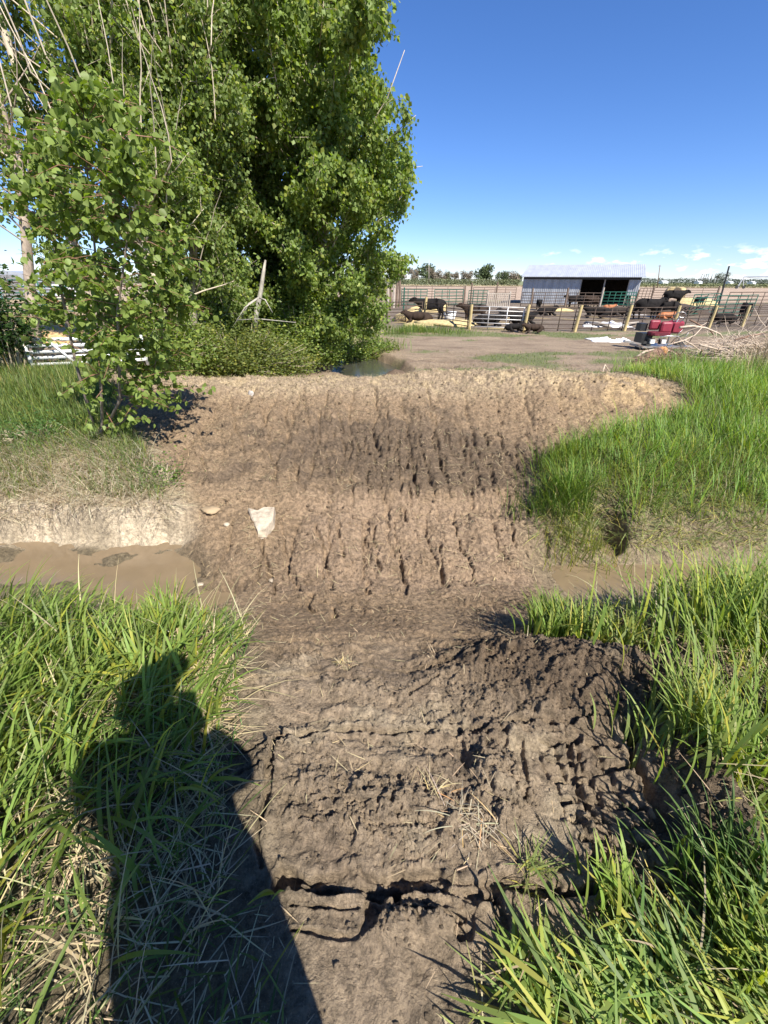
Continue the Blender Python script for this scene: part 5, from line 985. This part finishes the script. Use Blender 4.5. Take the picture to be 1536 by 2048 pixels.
# branches and driftwood around the cart: each a thing
BW = mat('bleached_branch', (.50, .40, .30), .85, var=.25, scale=8); BWD = mat('brown_branch', (.2, .12, .08), .9, var=.4, scale=8)
for i, (pts, Y, r, m, lb) in enumerate((
    ([(1273, 714), (1290, 703), (1318, 697), (1345, 703), (1366, 720), (1376, 732)], 13.2, .035, BW, 'arched pale branch in front of the vehicle deck'),
    ([(1360, 655), (1385, 652), (1412, 656), (1440, 668), (1455, 690)], 15, .04, BW, 'long arching branch right of the steering wheel'),
    ([(1335, 690), (1370, 680), (1390, 670), (1404, 655)], 14.5, .025, BW, 'thin straight branch rising right behind the vehicle'),
    ([(1370, 682), (1385, 690), (1397, 699), (1378, 724)], 13.5, .025, BW, 'bent pale branch right of the deck'),
    ([(1405, 700), (1395, 715), (1385, 728)], 13.2, .03, BWD, 'dark stick beside the bent pale branch'),
    ([(1345, 748), (1365, 738), (1385, 731), (1408, 729)], 11.2, .07, BW, 'thick bleached limb lying in the grass'),
    ([(1205, 744), (1210, 730), (1218, 742), (1238, 744)], 12, .022, BW, 'forked pale twig left of the log'),
    ([(1470, 680), (1500, 672), (1530, 666)], 13, .04, BWD, 'brown branch caught in the dry weeds'),
    ([(1520, 730), (1536, 712), (1550, 700)], 12, .03, BWD, 'dark branch at the right edge in the grass'),
    ([(1255, 735), (1280, 722), (1310, 706)], 12.5, .03, BWD, 'rusty brown stick leaning on the log'),
    ([(1380, 640), (1420, 660), (1450, 700)], 16, .03, BWD, 'brown branch drooping from the brush heap'),
    ([(1400, 690), (1440, 700), (1490, 714)], 13, .03, BW, 'pale branch lying below the brush heap'))):
    P = [Py(a, b, Y + .15 * k) for k, (a, b) in enumerate(pts)]; P[0][2] = max(P[0][2], gz(P[0][0], P[0][1]) + .02)
    tag(obj('branch', MB().tube(P, list(np.linspace(r, r * .45, len(P))), 7).mesh('branch', P[0], True), m, None, tuple(P[0])), lb, 'branch')
# log with torn orange wood
a = Py(1262, 738, 12.6); b = Py(1318, 706, 12.9); g = gz(a[0], 12.6); a[2] = g + .12; lr = thing('fallen_log', a, 'fallen dark log with torn orange heartwood at its end', 'log')
part('bark', MB().tube([a, (a + b) / 2, b], [.10, .14, .17], 10), BWD, lr, True); part('heartwood', MB().lump(tuple(b + (b - a) * .06), (.17, .12, .15), 4, .25, 12), mat('torn_wood', (.5, .24, .09), .85, var=.45, scale=9), lr, True)
part('root_stub', MB().tube([b, b + [.12, -.1, -.25], b + [.1, -.15, -.5]], [.1, .1, .06], 8), BWD, lr, True)
# brush heap of thin twigs
def brush(px, py, Y, w, h, n, seed, label, m):
    rs = np.random.default_rng(seed); q = Py(px, py, Y); g = gz(q[0], Y); root = thing('brush_heap', (q[0], Y, g), label, 'brush'); mb = MB()
    for i in range(n):
        p = np.array([q[0] + rs.normal(0, w * .5), Y + rs.normal(0, w * .3), g + abs(rs.normal(0, h * .35))]); a = rs.uniform(0, 6.28); d = np.array([math.cos(a), math.sin(a) * .6, rs.uniform(-.2, .7)]); L = rs.uniform(.3, 1.1)
        pts = [p]
        for s in range(3): d = d + rs.normal(0, .25, 3) + [0, 0, -.12]; p = p + d / np.linalg.norm(d) * L / 3; p[2] = max(p[2], gz(p[0], p[1])); pts.append(p.copy())
        mb.tube(pts, [.009, .007, .005, .002], 3, False)
    part('twig', mb, m, root)
brush(1445, 700, 13.5, .9, .45, 170, 5, 'tangled heap of dry twigs right of the vehicle', BW); brush(1510, 690, 13, 1.1, .9, 260, 6, 'dry brush heap at the right edge', BW); brush(1340, 732, 12.3, .9, .1, 110, 7, 'litter of grey twigs around the fallen log', BWD); brush(1480, 745, 10.6, .5, .25, 90, 8, 'small grey twig tangle in the right grass', BW)
# ------------------------------------------------------------------ left side: white gate, pens, grey building
def lgate():
    Y = 7.3; a = Py(76, 760, Y); b = Py(300, 745, Y + .6); g = gz(a[0], Y); a[2] = b[2] = g; m = mat('white_pipe', (.78, .78, .76), .4, metal=.2, var=.08)
    top = Py(74, 680, Y)[2] - g; root = panel('pipe_gate', a, b, top, 5, m, 'white tubular gate standing in the grass under the poplars', z0=.12, r=.028, ups=(0, 1), cat='gate')
    L = b - a
    for u0, u1 in ((.2, .38), (.62, .74)): part('brace', MB().tube([a + L * u0 + [0, -.03, top], a + L * u1 + [0, -.03, .1]], .02, 6), m, root, True)
lgate()
panel('pen_panel', Py(-60, 640, 22) * [1, 1, 0] + [0, 0, FAR + .7], Py(180, 640, 23) * [1, 1, 0] + [0, 0, FAR + .7], 1.5, 6, PIPEG, 'dark green pipe fence far behind the white gate', r=.03)
panel('pen_panel', Py(-80, 640, 30) * [1, 1, 0] + [0, 0, FAR + .3], Py(200, 640, 31) * [1, 1, 0] + [0, 0, FAR + .3], 1.7, 5, PIPE, 'brown pipe fence behind the dark green one at left', r=.035)
for px, pb, w, h, lb in ((60, 650, 2.2, .8, 'golden straw heap behind the slender left trunk'), (150, 655, 2.6, .7, 'golden straw heap seen through the white gate'), (20, 690, 1.6, .5, 'reddish straw litter behind the dark bush')):
    q = Py(px, pb, 17); tag(obj('straw_heap', MB().lump((0, 0, 0), (w, w * .7, h), random.random() * 9, .16, 18).mesh('straw_heap', smooth=True), mat('golden_straw', (.5, .33, .15), .95, var=.3, bump=.6), None, (q[0], 17, -.45)), lb, 'straw heap')
def silo():
    a = Py(-60, 600, 60); b = Py(95, 600, 60); Y = 60; root = thing('metal_building', (a[0], Y, FAR), 'pale grey curved metal building at the far left', 'building'); w = (b[0] - a[0]) / 2; cx = (a[0] + b[0]) / 2; top = Py(20, 541, Y)[2]; mb = MB(); n = 24
    for k in range(n + 1):
        t = math.pi * k / n; x = cx - w * math.cos(t) * 1; z = FAR + (top - FAR) * (math.sin(t) ** .55); mb.v += [(x, Y, z), (x, Y + 14, z)]
    for k in range(n): mb.f.append((2 * k, 2 * k + 1, 2 * k + 3, 2 * k + 2))
    mb.f.append(tuple(2 * k for k in range(n + 1))); mb.f.append(tuple(2 * k + 1 for k in range(n + 1))[::-1])
    part('shell', mb, mat('pale_tin', (.42, .45, .48), .5, metal=.4, var=.1, scale=1), root); part('door', MB().box((cx + w * .2, Y - .05, FAR + 1.3), (2.6, .08, 2.6)), mat('dark_door', (.2, .2, .2), .6), root)
    c = Py(100, 600, 62); r2 = thing('farm_house', (c[0], 62, FAR), 'small white walled house with dark roof at the far left', 'building'); hw = Py(100, 560, 62)[2]
    part('wall', MB().box((c[0], 65, (FAR + hw) / 2), (3.6, 6, hw - FAR)), MATS['white_siding'], r2); mb = MB(); zt = hw + .01; mb.v = [(c[0] - 2.1, 61.6, zt), (c[0] + 2.1, 61.6, zt), (c[0] + 2.1, 65, zt + 1.2), (c[0] - 2.1, 65, zt + 1.2), (c[0] + 2.1, 68.4, zt), (c[0] - 2.1, 68.4, zt)]; mb.f = [(0, 1, 2, 3), (3, 2, 4, 5), (0, 3, 5), (1, 4, 2), (0, 5, 4, 1)]
    part('roof', mb, mat('dark_roof', (.1, .09, .09), .8), r2)
silo()
# ------------------------------------------------------------------ stones
def stone(px, py, z, r, seed, m, label, flat=.4, amp=.2):
    q = Pz(px, py, z); zz = float(H([q[0]], [q[1]])[0]); tag(obj('stone', MB().lump((0, 0, 0), r, seed, amp, 16).mesh('stone', smooth=True), m, None, (q[0], q[1], zz + flat * r[2])), label, 'stone')
ST = mat('pale_stone', (.42, .35, .26), .9, var=.4, scale=18, bump=.4, bscale=30); SG = mat('grey_stone', (.38, .35, .32), .85, var=.2, scale=20, bump=.3)
def flat_rock():
    z = -.42; P = [Pz(a, b, z) for a, b in ((497, 1024), (515, 1028), (530, 1022), (550, 1022), (546, 1042), (530, 1058), (515, 1060), (503, 1040))]; c = sum(P) / len(P); mb = MB(); n = len(P); base_z = float(H([c[0]], [c[1]])[0])
    for s_, dz in ((1.05, -.08), (1.0, .012), (.86, .024)):
        for p in P: mb.v.append(tuple(c * (1 - s_) + p * s_)[:2] + (base_z + .03 + dz + .14 * (p[1] - c[1]),))
    mb.v.append((c[0], c[1], base_z + .056))
    for l in range(2):
        for k in range(n): a = l * n + k; b = l * n + (k + 1) % n; mb.f.append((a, b, b + n, a + n))
    for k in range(n): mb.f.append((2 * n + k, 2 * n + (k + 1) % n, 3 * n))
    tag(obj('stone', mb.mesh('stone', (c[0], c[1], base_z)), ST, None, (c[0], c[1], base_z)), 'flat cream coloured broken stone pressed into the left of the dam', 'stone')
flat_rock()
stone(503, 793, .03, (.06, .035, .075), 2, SG, 'small grey upright stone on the crest of the dam', .4); stone(420, 1018, -.4, (.09, .07, .03), 4, mat('tan_clod', (.34, .25, .15), .95, var=.2), 'tan clod left of the cream stone', .2)
stone(455, 1057, -.5, (.03, .02, .02), 5, ST, 'whitish pebble left of the cream stone'); stone(546, 1157, -.6, (.035, .025, .02), 6, ST, 'whitish pebble below the cream stone'); mat('mud_clod', (.11, .075, .05), .9, var=.3, bump=.6)
stone(790, 742, -.3, (.5, .22, .18), 9, MATS['mud_clod'], 'dark lump of dug soil beside the pool', .2, .35)
stone(358, 1112, -.65, (.02, .015, .015), 8, ST, 'white pebble by the left ditch water'); stone(400, 1165, -.62, (.03, .02, .012), 10, ST, 'pale shell like pebble above the small puddle')
# ------------------------------------------------------------------ photographer (behind and below the lens; casts the shadow in the grass)
def photographer():
    root = thing('person', (.0, -.25, 0), 'person standing behind the camera in cap and jacket, taking the photo', 'person')
    X0, Y0 = .0, -.22
    N = [(0, 0, 1.02, .19, .15), (0, 0, 1.2, .2, .155), (0, .0, 1.4, .22, .16), (0, 0, 1.56, .17, .12), (0, .01, 1.66, .09, .085), (0, .02, 1.74, .085, .09), (0, .03, 1.84, .1, .115), (0, .02, 1.93, .075, .09),
         (.22, .0, 1.55, .085), (.25, .05, 1.42, .07), (.18, .13, 1.42, .05), (.09, .16, 1.50, .04),
         (-.22, .0, 1.55, .085), (-.30, .03, 1.38, .068), (-.19, .12, 1.40, .05), (-.09, .16, 1.50, .04),
         (.12, 0, .9, .13), (.14, .02, .5, .085), (.16, -.02, .1, .06), (.17, .1, .04, .05),
         (-.12, 0, .9, .13), (-.15, .02, .5, .085), (-.18, -.02, .1, .06), (-.19, .1, .04, .05)]
    E = [(0, 1), (1, 2), (2, 3), (3, 4), (4, 5), (5, 6), (6, 7), (3, 8), (8, 9), (9, 10), (10, 11), (3, 12), (12, 13), (13, 14), (14, 15), (0, 16), (16, 17), (17, 18), (18, 19), (0, 20), (20, 21), (21, 22), (22, 23)]
    off = (-.03, 0, 0)
    me = skin_mesh('body', [(n[0] + off[0], n[1] + off[1], n[2]) + tuple(n[3:]) for n in N], E, 2)
    me.materials.append(mat('dark_jacket', (.04, .045, .06), .8)); o = bpy.data.objects.new('body', me); COL.objects.link(o); o.parent = root
    cap = MB().lump((off[0], off[1] + .02, 1.905), (.115, .13, .085), 1, .02, 16); cap.lump((off[0] + .02, off[1] + .16, 1.885), (.085, .09, .012), 1, .02, 14)
    obj('cap', cap.mesh('cap', smooth=True), mat('cap_cloth', (.08, .08, .09), .8), root)
    hm = mat('skin', (.5, .3, .2), .6)
    for s in (-1, 1):
        mb = MB(); c = np.array([off[0] + s * .06, off[1] + .185, 1.50])
        for k in range(4):
            a = c + [s * .012, .01, .0 + .02 * k]; L = [.075, .085, .08, .065][k]; mb.tube([a, a + [-s * L * .45, .028, .004], a + [-s * L * .85, .030, .0]], [.0095, .009, .0075], 7)
        mb.tube([c + [0, -.01, 0], c + [-s * .03, -.025, .02], c + [-s * .055, -.018, .035]], [.011, .010, .008], 7)
        mb.lump(tuple(c + [0, 0, .03]), (.025, .018, .045), 1, .05, 10); obj('hand', mb.mesh('hand', smooth=True), hm, root)
photographer()
F_ = C3 @ np.array([0, 0, -1.]); U_ = C3 @ np.array([0, 1., 0]); pc = np.array([0, 0, CAMZ]) - F_ * .014 - U_ * .055 - C3 @ np.array([.022, 0, 0])
ph = thing('phone', pc, 'dark phone held up by the person standing behind the camera', 'phone'); ph.rotation_euler = (R(-PITCH), 0, 0)
obj('case', MB().box((0, 0, 0), (.074, .009, .15)).mesh('case'), mat('phone_case', (.02, .02, .025), .3), ph); obj('screen', MB().box((0, -.006, 0), (.068, .002, .142)).mesh('screen'), mat('phone_screen', (.01, .01, .012), .1), ph)
